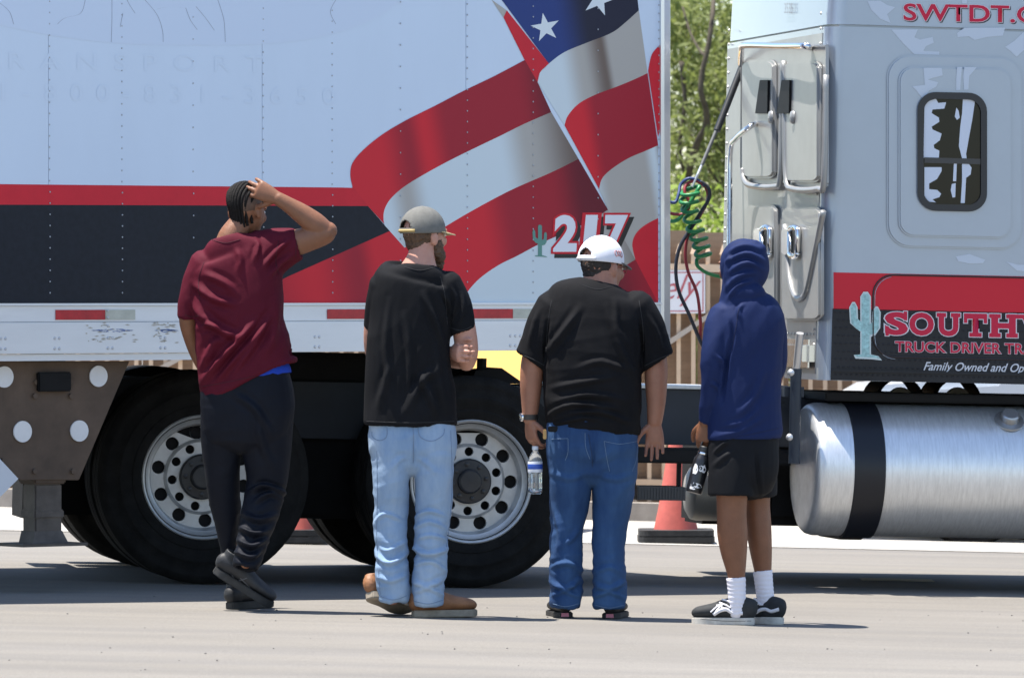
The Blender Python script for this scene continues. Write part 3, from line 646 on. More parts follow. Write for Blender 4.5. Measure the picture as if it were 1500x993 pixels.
    def plan(x0, x1, w, r):
        pts = [(x1,-w),(x1,w)] + [(x0+r-r*math.sin(math.radians(a)), w-r+r*math.cos(math.radians(a))) for a in range(0,91,15)] + [(x0+r-r*math.cos(math.radians(a)), -w+r-r*math.sin(math.radians(a))) for a in range(0,91,15)]
        return pts
    mb = MB(); mb.prism([(x,y,zb2) for x,y in plan(xc-rr*.5,xc+Lc,1.2,rr)], (0,0,zs-zb2)); cab = mb.build('sleeper_cab', silver, t, smooth=30)
    mb = MB(); mb.prism([(x,y,zs+.012) for x,y in plan(xc-rr*.5+.012,xc+Lc-.2,1.19,rr)], (.03,0,.85)); mb.box((xc+.02,-1.17,zs-.0),(xc+2,1.17,zs+.0125)); fair = mb.build('roof_fairing', silver, t, smooth=30)
    # hood, bumper and windscreen, outside the frame to the right
    mb = MB(); xh = xc+Lc+.01; mb.prism([(xh,-1.05,.55),(xh+2.0,-1.0,.5),(xh+1.95,-.95,1.55),(xh,-1.1,1.95)], (0,2.1,0)); mb.build('hood', silver, t, bevel=.08, smooth=40)
    mb = MB(); mb.box((xh+1.9,-1.15,.28),(xh+2.15,1.15,.62)); mb.build('bumper', M_CHROME, t, bevel=.05)
    mb = MB(); mb.prism([(xh-.012,-1.0,2.02),(xh+.006,-1.0,2.02),(xh+.006,-1.0,2.75),(xh-.012,-1.0,2.75)], (0,2.0,0)); mb.build('windscreen', mat('dark glass',(.015,.018,.02),.06,spec=.6), t)
    # side decoration
    v = -1.2
    SD = lambda n, pts, m, k=1, th=0: decal(n, pts, fr, 1, v-.0022*k, m, t, th)
    red = mat('cab red', (.56,.013,.03), .45, spec=.3); blk = dimple_mat()
    sl = lambda x: (x-1220)*.021
    yl = lambda x, y: (x, y + sl(x))
    SD('red_band', [yl(1221,399),yl(1860,399),yl(1860,453),yl(1221,453)], red)
    SD('black_band', [yl(1219.5,452),yl(1860,452),yl(1860,558),yl(1216.5,556.5)], blk)
    # dimpled tread plate: raised studs
    st = MB()
    for i in range(86):
        for j in range(9):
            o = S(*yl(1224+i*4.1*1.9+(j%2)*3.9, 457+j*11.4), v-.0025)
            if o.x > xc+1.9: continue
            w_, h_ = .0085, .005; vs = [(o.x+w_*math.cos(k*.7854), o.y-.0002, o.z+h_*math.sin(k*.7854)) for k in range(8)] + [(o.x+.5*w_*math.cos(k*.7854), o.y-.0022, o.z+.5*h_*math.sin(k*.7854)) for k in range(8)]
            st.add(vs, [(k,(k+1)%8,(k+1)%8+8,k+8) for k in range(8)] + [tuple(range(8,16))])
    st.build('tread_stud', blk, t, kind='stuff')
    mb = MB(); q = [S(*yl(x,y), v-.004) for x, y in rrect(1279,401,1560,521,30,8)]; mb.tube(q+[q[0]], .0045, 6); mb.build('panel_seam', mat('seam',(.02,.012,.014),.35), t, smooth=True)
    mb = MB(); q = [S(*yl(x,y), v-.004) for x, y in rrect(1281.5,403,1560,524,30,8)][9:26]; mb.tube(q, .0018, 6); mb.build('panel_edge', silver, t, smooth=True)
    lo_ = S(1221,546,v); mb = MB(); a = S(*yl(1217,541),v); b = S(*yl(1860,545),v); mb.box((a.x,v-.012,a.z-.012),(a.x+1.9,v-.003,a.z)); mb.build('skirt_bead', blk, t)
    # window with moulded surrounds
    for (x0,y0,x1,y1,r_,th) in ((1298,80,1497,362,34,.016),(1314,97,1480,346,22,.034)):
        mb = MB(); mb.prism([S(*yl(x,y-1.5), v+.004) for x, y in rrect(x0,y0,x1,y1,r_,7)], (0,-th-.004,0)); mb.build('moulded_panel', silver, t, bevel=.009, smooth=50)
    vw = v-.034
    W2 = lambda x, y, k=0: fr.pl(x, y+sl(x)-3, 1, vw-k)
    mb = MB(); o_ = rrect(1344,135,1446,309,27,8); i_ = rrect(1353,145,1437,299,19,8); n_ = len(o_)
    vs = [W2(x,y) for x,y in o_] + [W2(x,y,.014) for x,y in o_] + [W2(x,y,.014) for x,y in i_] + [W2(x,y,.002) for x,y in i_]
    mb.add(vs, [(k+a*n_,(k+1)%n_+a*n_,(k+1)%n_+(a+1)*n_,k+(a+1)*n_) for a in range(3) for k in range(n_)]); win = mb.build('window', mat('window rubber',(.012,.013,.018),.35), t, smooth=40)
    mb = MB(); mb.add([W2(x,y,.0035) for x,y in i_], [tuple(range(n_))]); mb.build('pane', mat('tinted glass',(.006,.008,.009),.06,spec=.22), win)
    mb = MB(); a = W2(1354,231,.004); b = W2(1436,243,.004); mb.box((a.x,a.y-.004,b.z+.012),(b.x,a.y,a.z)); mb.build('window_bar', mat('bar',(.03,.03,.035),.3), win)
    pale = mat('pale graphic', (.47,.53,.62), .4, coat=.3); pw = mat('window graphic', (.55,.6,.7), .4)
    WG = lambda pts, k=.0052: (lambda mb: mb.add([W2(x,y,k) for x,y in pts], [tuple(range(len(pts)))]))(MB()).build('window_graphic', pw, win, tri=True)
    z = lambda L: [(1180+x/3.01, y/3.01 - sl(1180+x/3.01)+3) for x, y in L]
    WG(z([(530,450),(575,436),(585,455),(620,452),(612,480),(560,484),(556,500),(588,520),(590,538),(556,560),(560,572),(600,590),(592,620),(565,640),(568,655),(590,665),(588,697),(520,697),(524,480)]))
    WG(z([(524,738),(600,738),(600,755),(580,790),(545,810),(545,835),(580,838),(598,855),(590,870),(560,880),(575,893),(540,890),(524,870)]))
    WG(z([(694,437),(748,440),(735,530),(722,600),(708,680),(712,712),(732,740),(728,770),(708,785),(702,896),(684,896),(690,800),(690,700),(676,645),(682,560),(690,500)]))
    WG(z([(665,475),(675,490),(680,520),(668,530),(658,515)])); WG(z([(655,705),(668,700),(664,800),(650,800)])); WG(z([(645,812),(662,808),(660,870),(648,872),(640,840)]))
    # pale silhouettes printed on the paint
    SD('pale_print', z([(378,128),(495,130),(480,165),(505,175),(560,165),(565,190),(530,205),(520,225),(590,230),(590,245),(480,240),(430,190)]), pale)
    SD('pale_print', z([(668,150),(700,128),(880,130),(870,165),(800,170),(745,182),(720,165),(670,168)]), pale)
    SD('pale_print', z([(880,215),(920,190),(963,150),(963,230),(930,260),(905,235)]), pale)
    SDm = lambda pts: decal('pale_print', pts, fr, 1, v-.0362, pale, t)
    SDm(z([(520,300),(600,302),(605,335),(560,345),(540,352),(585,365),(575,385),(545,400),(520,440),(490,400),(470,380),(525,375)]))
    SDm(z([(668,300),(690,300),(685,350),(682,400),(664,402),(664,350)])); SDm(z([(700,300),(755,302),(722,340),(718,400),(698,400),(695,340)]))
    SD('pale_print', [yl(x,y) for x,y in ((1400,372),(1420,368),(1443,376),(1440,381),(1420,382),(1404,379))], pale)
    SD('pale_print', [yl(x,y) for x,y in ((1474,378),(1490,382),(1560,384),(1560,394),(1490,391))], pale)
    vf = -1.19
    FD = lambda pts, m: decal('pale_print', pts, fr, 1, vf-.002, m, fair)
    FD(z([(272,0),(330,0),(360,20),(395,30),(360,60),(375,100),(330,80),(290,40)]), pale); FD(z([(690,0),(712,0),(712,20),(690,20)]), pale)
    rt = mat('letter red', (.52,.014,.05), .5, spec=.3); lw = mat('letter edge', (.62,.6,.64), .4); lk = mat('letter shade', (.03,.03,.04), .5)
    for nm, m_, b_, k_, sh in (('lettering_shadow',lk,.035,.003,(1.6,1.6)),('lettering_outline',lw,.04,.0036,(0,0)),('lettering',rt,.02,.0042,(0,0))):
        lettering(nm, 'SWTDT.COM', fr, 1, vf-k_, (1323,5,1479,31), m_, fair, bold=b_, base=.03, slope=.02, prefix='SWTDT', shift=sh)
    # slab-serif company name
    def slab(nm, m_, off, k_):
        bx = {'S':(1296,1330),'O':(1332,1368),'U':(1372,1407),'T':(1411,1447),'H':(1449,1491),'W':(1493,1548),'E':(1552,1585),'s':(1588,1620),'t':(1624,1660)}
        for ch, (x0,x1) in bx.items():
            y0, y1 = 455, 489
            lettering(nm, ch.upper(), fr, 1, v-k_, (x0+(3 if ch not in 'SsO' else 0),y0,x1-(3 if ch not in 'SsO' else 0),y1), m_, t, bold=.045+off/40, base=.045, shift=(0,sl(x0)-.0), slope=.02)
            e = off; ser = {'U':[(x0,y0,x0+14,y0+6),(x1-14,y0,x1,y0+6)],'T':[(x0+9,y1-6,x1-9,y1),(x0+1,y0,x0+6,y0+14),(x1-6,y0,x1-1,y0+14)],'H':[(x0,y0,x0+17,y0+6),(x1-17,y0,x1,y0+6),(x0,y1-6,x0+17,y1),(x1-17,y1-6,x1,y1)],
                   'W':[(x0-2,y0,x0+16,y0+6),(x1-16,y0,x1+2,y0+6)],'S':[(x0+1,y1-13,x0+6,y1+1),(x1-6,y0-1,x1-1,y0+12)],'s':[(x0+1,y1-13,x0+6,y1+1),(x1-6,y0-1,x1-1,y0+12)],'t':[(x0+9,y1-6,x1-9,y1),(x0+1,y0,x0+6,y0+14),(x1-6,y0,x1-1,y0+14)]}.get(ch, [])
            for a,b,c,d in ser:
                decal(nm, [yl(a-e,b-e),yl(c+e,b-e),yl(c+e,d+e),yl(a-e,d+e)], fr, 1, v-k_-.0001, m_, t)
    slab('lettering_outline', lw, 1.1, .0052); slab('lettering', rt, 0, .0060)
    for nm, m_, b_, k_ in (('lettering_outline',lw,.05,.0052),('lettering',rt,.025,.0060)):
        lettering(nm, 'TRUCK DRIVER TRAINING', fr, 1, v-k_, (1311,498,1500,514), m_, t, bold=b_, base=.025, slope=.018, prefix='TRUCK DRIVER TR', shift=(0,1.5))
    lettering('lettering', 'Family Owned and Operated', fr, 1, v-.0056, (1353,528,1500,544), mat('script silver',(.55,.57,.62),.4), t, bold=.012, shear=.4, slope=.02, prefix='Family Owned and Op', shift=(0,2))
    cact(fr, 1, v-.0060, 1268, 519, 88, t, mat('cactus mint',(.30,.50,.50),.5,var=.35,vscale=60), mat('cactus edge',(.55,.62,.62),.5))
    # ---- back wall
    xb_ = xc - rr*.5
    Bk = lambda x, y, k=0: fr.pl(x, y, 0, xb_-k)
    skin = MB(); p0 = Bk(1074,52); skin.box((xb_-.004,-1.2+rr+.01,zb2+.03),(xb_+.001,1.2-rr-.01,zs-.03)); skin.build('back_wall', back, t)
    def raised(pts, th, m_=back, nm='pressed_panel', bev=.012, par=t):
        mb = MB(); mb.prism([Bk(x,y,.003) for x,y in pts], (-th,0,0)); return mb.build(nm, m_, par, bevel=bev, smooth=50)
    raised([(1088,62),(1150,64),(1213,66),(1213,272),(1205,280),(1160,280),(1151,268),(1142,272),(1098,268),(1087,255)], .008)
    raised(rrect(1096,88,1141,262,9), .035); raised(rrect(1157,90,1207,268,9), .035)
    raised(rrect(1098,300,1143,470,9), .03); raised(rrect(1153,303,1208,470,9), .03)
    for L in ([(1088,248),(1090,262),(1100,272),(1134,274),(1143,262),(1146,180),(1148,90)],[(1148,90),(1150,180),(1152,262),(1162,277),(1198,277),(1207,262),(1210,110)],[(1112,470),(1106,400),(1110,350)],[(1150,330),(1156,400),(1163,430),(1172,438),(1182,425),(1194,370),(1206,310)]):
        mb = MB(); mb.tube(cr([Bk(x,y,.035) for x,y in L]), .016, 10); mb.build('pressed_rib', back, t, smooth=True)
    for x0 in (1121,1153):
        raised([(x0+5,118),(x0+17,118),(x0+16,167),(x0-2,167)], .012, M_BLACK, 'vent', .002).location.x = -.036
        mb = MB(); o = Bk(x0+9,172,.04); mb.lathe([(.035,0),(.03,.012),(0,.015)], o=o, ax=(-1,0,0), n=16); mb.build('vent_knob', back, t, smooth=True)
    for x0 in (1122,1163):
        mb = MB(); q = [Bk(x,y,.05) for x,y in rrect(x0-6,333,x0+6,376,6,6)]; mb.tube(q+[q[0]], .016, 8); mb.build('deck_light', M_CHROME, t, smooth=True)
        raised(rrect(x0-5,335,x0+5,374,5), .015, mat('lamp glass',(.5,.5,.5),.15), 'lamp_lens', .003).location.x = -.034
    mb = MB(); mb.tube(cr([Bk(1085,95,.02),Bk(1086,74,.07),Bk(1092,67,.1),Bk(1140,68,.1),Bk(1180,68,.1),Bk(1186,71,.02)]), .016, 8); mb.build('top_rail', M_CHROME, t, smooth=True)
    mb = MB(); mb.tube(cr([Bk(1108,181,.02),Bk(1100,185,.1),Bk(1078,203,.14),Bk(1070,222,.15),Bk(1069,300,.15),Bk(1069,440,.15),Bk(1075,452,.02)]), .014, 8); mb.build('grab_handle', M_CHROME, t, smooth=True)
    mb = MB(); mb.tube([Bk(1107,160,.03),Bk(1107,182,.03)], .007, 6); mb.build('antenna_stub', M_CHROME, t)
    low = mat('polished sill', (.6,.6,.6), .2, .9)
    mb = MB(); a = Bk(1214,498); b = Bk(1214,540); mb.box((xb_-.07,-1.12,b.z),(xb_-.002,1.12,a.z)); mb.build('rear_sill', low, t, bevel=.03, smooth=50)
    rv = MB()
    for k in range(30): rv.lathe([(.008,0),(.006,-.006),(0,-.007)], o=(xb_-.004,-1.05+k*.07,Bk(1200,490).z), ax=(1,0,0), n=6)
    for k in range(24): rv.lathe([(.008,0),(.006,-.006),(0,-.007)], o=(xb_-.004,1.06,zb2+.1+k*.075), ax=(1,0,0), n=6); rv.lathe([(.008,0),(.006,-.006),(0,-.007)], o=(xb_-.004,-1.07,zb2+.1+k*.075), ax=(1,0,0), n=6)
    rv.build('wall_rivet', back, t, kind='stuff')
    a = Bk(1172,488,.12); b = Bk(1166,546,.12); c = fr.pl(1160,560,1,b.y); mb = MB(); mb.tube([a,b], [.02,.018], 10); mb.build('cab_strut', mat('strut silver',(.55,.55,.55),.35,.6), t, smooth=40)
    mb = MB(); mb.tube([b+Vector((0,0,.02)), b+Vector((-.0,0,-.45))], .028, 12); mb.box((b.x-.05,-.5,z1-.02),(b.x+.05,b.y+.03,z1+.03)); mb.build('cab_damper', navy, t, smooth=40)
    for z_ in (0,-.32):
        mb = MB(); mb.lathe([(.018,0),(.016,-.012),(0,-.013)], o=b+Vector((-.03,-.02,z_)), ax=(.6,1,0), n=12); mb.build('bolt', mat('bolt',(.55,.56,.58),.4,.6), t, smooth=True)
    lettering('unit_number', '3535', fr, 0, xb_+.0, (1149,5,1161,20), mat('unit grey',(.2,.2,.22),.5), fair)
    # ---- hoses between trailer nose and cab
    I = RM.inverted(); A = lambda x, y, Y: I @ at(x, y, Y+18.95)
    blackr = mat('stick black',(.02,.022,.025),.45); greyr = mat('stick grey',(.12,.125,.13),.5)
    mb = MB(); mb.tube([A(1089,93,15.2),A(1050,192,15.05)], .019, 10); mb.build('hose_tender', blackr, t, smooth=40)
    mb = MB(); mb.tube([A(1050,190,15.05),A(1028,242,14.97)], .010, 10); mb.build('hose_tender_rod', greyr, t, smooth=40)
    mb = MB(); mb.tube([A(1028,242,14.97),A(1022,256,14.95),A(1014,274,14.94)], .0075, 8); mb.build('hose_tender_spring', M_ALU, t); mb = MB(); mb.tube([A(1089,94,15.2),A(1096,82,15.2),A(1101,72,15.25)], .006, 6); mb.build('hose_tender_chain', M_ALU, t)
    def hose(nm, pts, m_, r_): 
        mb = MB(); mb.tube(cr([A(*p) for p in pts], 8), r_, 8); return mb.build(nm, m_, t, smooth=True)
    blue = mat('hose blue',(.02,.045,.16),.45); redh = mat('hose red',(.26,.02,.03),.45); gr = mat('hose green',(.015,.20,.06),.4); dk = mat('hose dark',(.02,.022,.035),.5)
    hose('air_hose', [(972,292,14.9),(988,297,14.9),(994,285,14.92),(997,271,14.95),(1008,262,14.95),(1022,264,14.95),(1032,272,14.95)], blue, .0085)
    hose('air_hose', [(972,310,14.9),(990,314,14.9),(1004,312,14.9),(1010,298,14.92),(1003,282,14.93),(1006,270,14.95),(1018,265,14.95),(1030,270,14.95)], redh, .0085)
    hose('air_hose', [(1026,266,14.95),(1038,276,14.95),(1038,292,14.95),(1026,312,14.95),(1010,338,14.95),(996,362,14.95),(990,392,14.95),(994,425,14.95),(1010,462,14.95),(1027,502,14.98),(1050,545,15.05),(1100,560,15.2)], dk, .0095)
    hose('air_hose', [(1024,267,14.97),(1035,277,14.97),(1036,295,14.97),(1024,318,14.97),(1009,342,14.97),(1004,370,14.97),(1008,398,14.97),(1021,430,14.97),(1026,470,14.97),(1028,505,15),(1050,548,15.08),(1100,566,15.25)], redh, .0085)
    P_ = cr([(1012,277,14.92),(1009,300,14.92),(1016,330,14.92),(1026,356,14.93),(1031,378,14.95)], 40); pts = []
    n_ = len(P_)
    for i in range(n_*2):
        p = P_[i//2]; a = i/(n_*2)*2*math.pi*8.5; o = at(p[0], p[1], p[2]+18.95); rad = .046 if i < n_*.5 else .038
        pts.append(I @ (o + Vector((math.cos(a)*rad, math.sin(a)*rad, .010*math.sin(a)+.012*math.cos(a)))))
    pts += cr([pts[-1], A(1022,390,14.94), A(1036,400,14.95), A(1062,407,15.0), A(1090,412,15.2)], 6)[1:]
    pts = cr([A(972,322,14.9), A(988,324,14.9), A(1000,314,14.9), pts[0]], 6)[:-1] + pts
    mb = MB(); mb.tube(pts, .0100, 8); mb.build('coiled_hose', gr, t, smooth=True)
def dimple_mat():
    m = mat('tread plate black', (.014,.0145,.018), .45, spec=.3, var=.2, vscale=8); return m
tractor()
# ------------------------------------------------------------------ people
def ringtube(bm, rings, n=28, ref=(0,1,0), sub=4, sq=2.0, hem=None, hem0=None, flat0=False, flat1=False):
    """rings: (centre, a, b, slope). Elliptic loft; round ends unless an open hem is asked for."""
    ref = Vector(ref)
    C = [tuple(r[0]) for r in rings]; V = cr(C, sub) if len(C) > 2 else [Vector(C[0]).lerp(Vector(C[1]), k/sub) for k in range(sub+1)]
    A = [(r[1], r[2], r[3] if len(r) > 3 else 0) for r in rings]; AV = cr(A, sub) if len(A) > 2 else [Vector(A[0]).lerp(Vector(A[1]), k/sub) for k in range(sub+1)]
    loops = []
    def ring(c, t, a, b, sl):
        v = ref - t*ref.dot(t)
        v = v.normalized() if v.length > .15 else t.orthogonal().normalized()
        u = v.cross(t).normalized(); out = []
        for k in range(n):
            th = 2*math.pi*k/n; cx, sx = math.cos(th), math.sin(th)
            cx = math.copysign(abs(cx)**(2/sq), cx); sx = math.copysign(abs(sx)**(2/sq), sx)
            p = c + u*a*cx + v*b*sx; p.z += sl*(p.x-c.x); out.append(p)
        return out
    T = []
    for i in range(len(V)): T.append((V[min(i+1,len(V)-1)] - V[max(i-1,0)]).normalized())
    def cap(i, sgn, mode):
        a, b, sl = AV[i]; t = T[i]; c = V[i]; out = []
        if mode:
            th, dep = mode
            out += [ring(c, t, a-th, b-th, sl), ring(c - t*sgn*dep, t, a-th, b-th, sl)]
        else:
            m = min(a, b)
            out += [ring(c + t*sgn*m*math.sin(q)*.8, t, a*math.cos(q)+1e-4, b*math.cos(q)+1e-4, sl) for q in (.5, 1.0, 1.4)]
        return out
    loops = cap(0, -1, hem0)[::-1] + [ring(V[i], T[i], *AV[i]) for i in range(len(V))] + cap(len(V)-1, 1, hem)
    L = [[bm.verts.new(p) for p in lp] for lp in loops]
    for p, q in zip(L, L[1:]):
        for k in range(n): bm.faces.new((p[k], p[(k+1)%n], q[(k+1)%n], q[k]))
    bm.faces.new(L[0][::-1]); bm.faces.new(L[-1])
def blob(bm, c, r, M=None, n=20):
    res = bmesh.ops.create_uvsphere(bm, u_segments=n, v_segments=n//2+2, radius=1)
    M = M or Matrix.Identity(3); c = Vector(c)
    for v in res['verts']: v.co = c + M @ Vector((v.co.x*r[0], v.co.y*r[1], v.co.z*r[2]))
def solidify(bm, voxel, smooth=4):
    bmesh.ops.recalc_face_normals(bm, faces=bm.faces[:])
    me = bpy.data.meshes.new('tmp'); bm.to_mesh(me); bm.free()
    o = bpy.data.objects.new('tmp', me); col.objects.link(o)
    r = o.modifiers.new('r', 'REMESH'); r.mode = 'VOXEL'; r.voxel_size = voxel; r.use_smooth_shade = True
    if smooth: s = o.modifiers.new('s', 'SMOOTH'); s.factor = .5; s.iterations = smooth
    dg = bpy.context.evaluated_depsgraph_get(); out = bpy.data.meshes.new_from_object(o.evaluated_get(dg))
    bpy.data.objects.remove(o); bpy.data.meshes.remove(me); return out
def px_of(p):
    d = p - CAM; z = d.dot(FWD); return CX + F*d.x/z, CY - F*d.dot(UP)/z
def folds(me, creases=(), fns=(), gain=1.5):
    """move cloth along its normals: measured creases (polyline, width px, height m) and noise folds"""
    CR = []
    for pts, w, h in creases:
        w *= .72; q = [(p[0], p[1]) for p in cr([(x, y, 0) for x, y in pts], 4)]; L = [0]
        for a, b in zip(q, q[1:]): L.append(L[-1] + math.hypot(b[0]-a[0], b[1]-a[1]))
        sg = [(a[0], a[1], b[0]-a[0], b[1]-a[1], max(1e-6, (b[0]-a[0])**2+(b[1]-a[1])**2), L[i]/L[-1], L[i+1]/L[-1]) for i, (a, b) in enumerate(zip(q, q[1:]))]
        xs = [p[0] for p in q]; ys = [p[1] for p in q]; m = w*3
        CR.append((sg, w, h, min(xs)-m, max(xs)+m, min(ys)-m, max(ys)+m))
    nrm = [v.normal.copy() for v in me.vertices]; cos = [v.co.copy() for v in me.vertices]
    for i, v in enumerate(me.vertices):
        p, n = cos[i], nrm[i]; d = 0
        px, py = px_of(p)
        if n.y < .7:
            for sg, w, h, xa, xb, ya, yb in CR:
                if not (xa < px < xb and ya < py < yb): continue
                best = 9e9; bs = 0
                for ax, ay, ex, ey, l2, t0, t1 in sg:
                    t = max(0, min(1, ((px-ax)*ex + (py-ay)*ey)/l2)); dx = px-ax-t*ex; dy = py-ay-t*ey; r2 = dx*dx+dy*dy
                    if r2 < best: best = r2; bs = t0+(t1-t0)*t; sd = ex*dy-ey*dx
                q = math.sqrt(best)/w
                if q < 3: d += gain*h*(math.exp(-q*q*1.1) - .35*math.exp(-(q-1.7)**2*1.6))*min(1, 3*bs+.1, 3*(1-bs)+.1)
        for f in fns: d += f(p, px, py)
        v.co = p + n*d
    me.update()
def noise_fold(ang, lam, amp, seed, along=4.0, mask=None):
    c, s = math.cos(ang), math.sin(ang); sv = Vector((seed*3.1, seed*1.7, seed*2.3))
    def f(p, px, py):
        u = p.x*c + p.z*s; w = -p.x*s + p.z*c
        n = noise.noise(Vector((w/lam, u/(lam*along), p.y/(lam*2.2))) + sv); k = mask(px, py) if mask else 1
        return amp*k*(1-2.2*abs(n)) * .6 + amp*k*.4*n
    return f
def hand(bm, wrist, d, n, thumb, curl=(.35,.4,.45,.5), s=1.0, spread=.06, tcurl=.4):
    d = Vector(d).normalized(); th = Vector(thumb); th = (th - d*th.dot(d)).normalized(); nn = d.cross(th); n = nn if nn.dot(Vector(n)) > 0 else -nn
    w = Vector(wrist)
    ringtube(bm, [(w-d*.02*s,.026*s,.02*s),(w+d*.012*s,.029*s,.02*s),(w+d*.05*s,.038*s,.0185*s),(w+d*.088*s,.041*s,.0145*s)], 20, ref=n, sub=3)
    for i in range(4):
        l = (.074,.082,.076,.06)[i]*s; b = w + d*(.083,.09,.087,.079)[i]*s + th*(.032-.0213*i)*s; dr = (d + th*spread*(1.5-i)).normalized(); pts = [(b-dr*.01, .0095*s, .0095*s)]; p = b
        for j, q in enumerate((.44,.31,.25)):
            ax = dr.cross(n).normalized(); dr = Matrix.Rotation(curl[i]*(1 if j else .8), 3, ax) @ dr
            p = p + dr*l*q; r = (.0088,.0080,.0072)[j]*s; pts.append((p, r, r))
        ringtube(bm, pts, 10, ref=n, sub=2)
    b = w + d*.022*s + th*.024*s + n*.006*s; dr = (d*.62 + th*.7 + n*.35).normalized(); pts = [(b, .0145*s, .0135*s)]; p = b
    for j, q in enumerate((.042,.034,.026)):
        p = p + dr*q*s; r = (.0125,.0105,.0088)[j]*s; pts.append((p, r, r)); dr = (dr + (d*.8 - th*.5 + n*.5)*tcurl).normalized()
    ringtube(bm, pts, 10, ref=n, sub=2)
def head(bm, c, yaw, s=1.0, pitch=0, roll=0):
    """yaw: 0 looks straight away from the camera, negative turns to the right"""
    M = Matrix.Rotation(yaw, 3, 'Z') @ Matrix.Rotation(pitch, 3, 'X') @ Matrix.Rotation(roll, 3, 'Y'); c = Vector(c); q = lambda x, y, z: c + M @ Vector((x*s, y*s, z*s)); R = lambda *r: tuple(k*s for k in r)
    blob(bm, q(0,-.012,.025), R(.076,.095,.092), M, 28); blob(bm, q(0,.03,-.015), R(.068,.066,.085), M, 24)
    blob(bm, q(0,.042,-.065), R(.05,.045,.048), M); blob(bm, q(0,.075,-.095), R(.022,.016,.018), M)
    blob(bm, q(0,.088,.028), R(.052,.016,.014), M); blob(bm, q(0,.102,-.012), R(.012,.016,.03), M); blob(bm, q(0,.11,-.028), R(.018,.014,.013), M)
    blob(bm, q(0,.09,-.058), R(.024,.01,.007), M); blob(bm, q(0,.088,-.07), R(.021,.01,.008), M)
    for x in (-1, 1):
        blob(bm, q(x*.078,-.008,-.008), R(.011,.02,.033), M); blob(bm, q(x*.04,.07,-.02), R(.022,.02,.024), M)
    return M, q
def skin_mat(name, c):
    m = mat(name, c, .5, var=.10, vscale=22, bump=.12, bscale=160, spec=.4); b = m.node_tree.nodes['Principled BSDF']
    b.inputs['Subsurface Weight'].default_value = .12; b.inputs['Subsurface Radius'].default_value = (.012,.005,.003); b.inputs['Subsurface Scale'].default_value = 1; return m
def cloth(name, c, var=.12, rough=.88, sheen=0, vs=7, c2=None): return mat(name, c, rough, var=var, vscale=vs, bump=.18, bscale=420, sheen=sheen, spec=.14, c2=c2)
def denim(name, c, c2):
    m = mat(name, c, .85, var=.3, vscale=3.2, c2=c2, bump=.25, bscale=380, spec=.25, stretch=(1.4,1,.45)); return m
def shoe(t, M, up, sole_m, L=.285, w=.098, h=.075, sole=.028, high=0, extra=None, name='shoe'):
    """local: heel at origin on the ground, toe along +y; M places it (relative to the person)"""
    bm = bmesh.new()
    pr = [(-.005,.030,.045,.055),(.03,.036,.05,.06),(.08,.038,.05,.065),(.13,.042,.045,.055),(.18,.047,.036,.04),(.23,.046,.030,.03),(.262,.040,.026,.024),(.276,.031,.021,.018)]
    k = L/.285; wk = w/.098
    R_ = []
    for y, a, zc, hz in pr: R_.append(((0, y*k, sole + zc*.72*h/.075), a*wk, (zc*.85)*h/.075))
    ringtube(bm, [(Vector(c), a, b) for c, a, b in R_], 24, ref=(0,0,1), sub=3)
    if high: ringtube(bm, [(Vector((0,.035,.05)),.034,.042),(Vector((0,.032,.09)),.034,.044),(Vector((0,.03,.09+high)),.036,.045)], 20, ref=(0,1,0), sub=3, hem=(.008,.03))
    else: ringtube(bm, [(Vector((0,.045,.05)),.035,.05),(Vector((0,.045,.082)),.034,.048)], 20, ref=(0,1,0), sub=3, hem=(.007,.02))
    for v in bm.verts:
        if v.co.z < sole*.7: v.co.z = sole*.7
    me = solidify(bm, .005, 3); me.transform(M); o = link(name, me, up, t, True)
    prof = [(-.03,.004),(-.039,.02),(-.041,.06),(-.038,.1),(-.044,.16),(-.052,.21),(-.048,.25),(-.034,.28),(-.015,.292)]
    pts = [(-x*wk*.98, y*k) for x, y in prof] + [(x*wk*.98, y*k) for x, y in prof[::-1]] + [(-.018*wk,-.012),(.018*wk,-.012)]
    pts = [(x*1.0, y) for x, y in pts]
    mb = MB(); mb.prism([(x, y, 0) for x, y in pts], (0,0,sole)); me = mb.mesh('sole', .004); me.transform(M); link('sole', me, sole_m, o, 40)
    return o
def place(pos, fwd, up=(0,0,1)):
    y = Vector(fwd).normalized(); z = Vector(up); z = (z - y*z.dot(y)).normalized(); x = y.cross(z)
    M = Matrix((x, y, z)).transposed().to_4x4(); M.translation = pos; return M
from mathutils.bvhtree import BVHTree
def drape(P, me, lines, name, m, parent, r=.0016, lift=.0006):
    """seams and stitching laid on the finished cloth surface; me is in the person's local space"""
    bv = BVHTree.FromPolygons([v.co + P.base for v in me.vertices], [tuple(p.vertices) for p in me.polygons])
    for L in lines:
        pts = []
        for q in cr([(x, y, 0) for x, y in L], 10):
            h = bv.ray_cast(CAM, ray(q[0], q[1]).normalized())
            if h[0] is not None: pts.append(h[0] + h[1]*lift - P.base)
        if len(pts) > 2: MB().tube(pts, r, 5).build(name, m, parent)
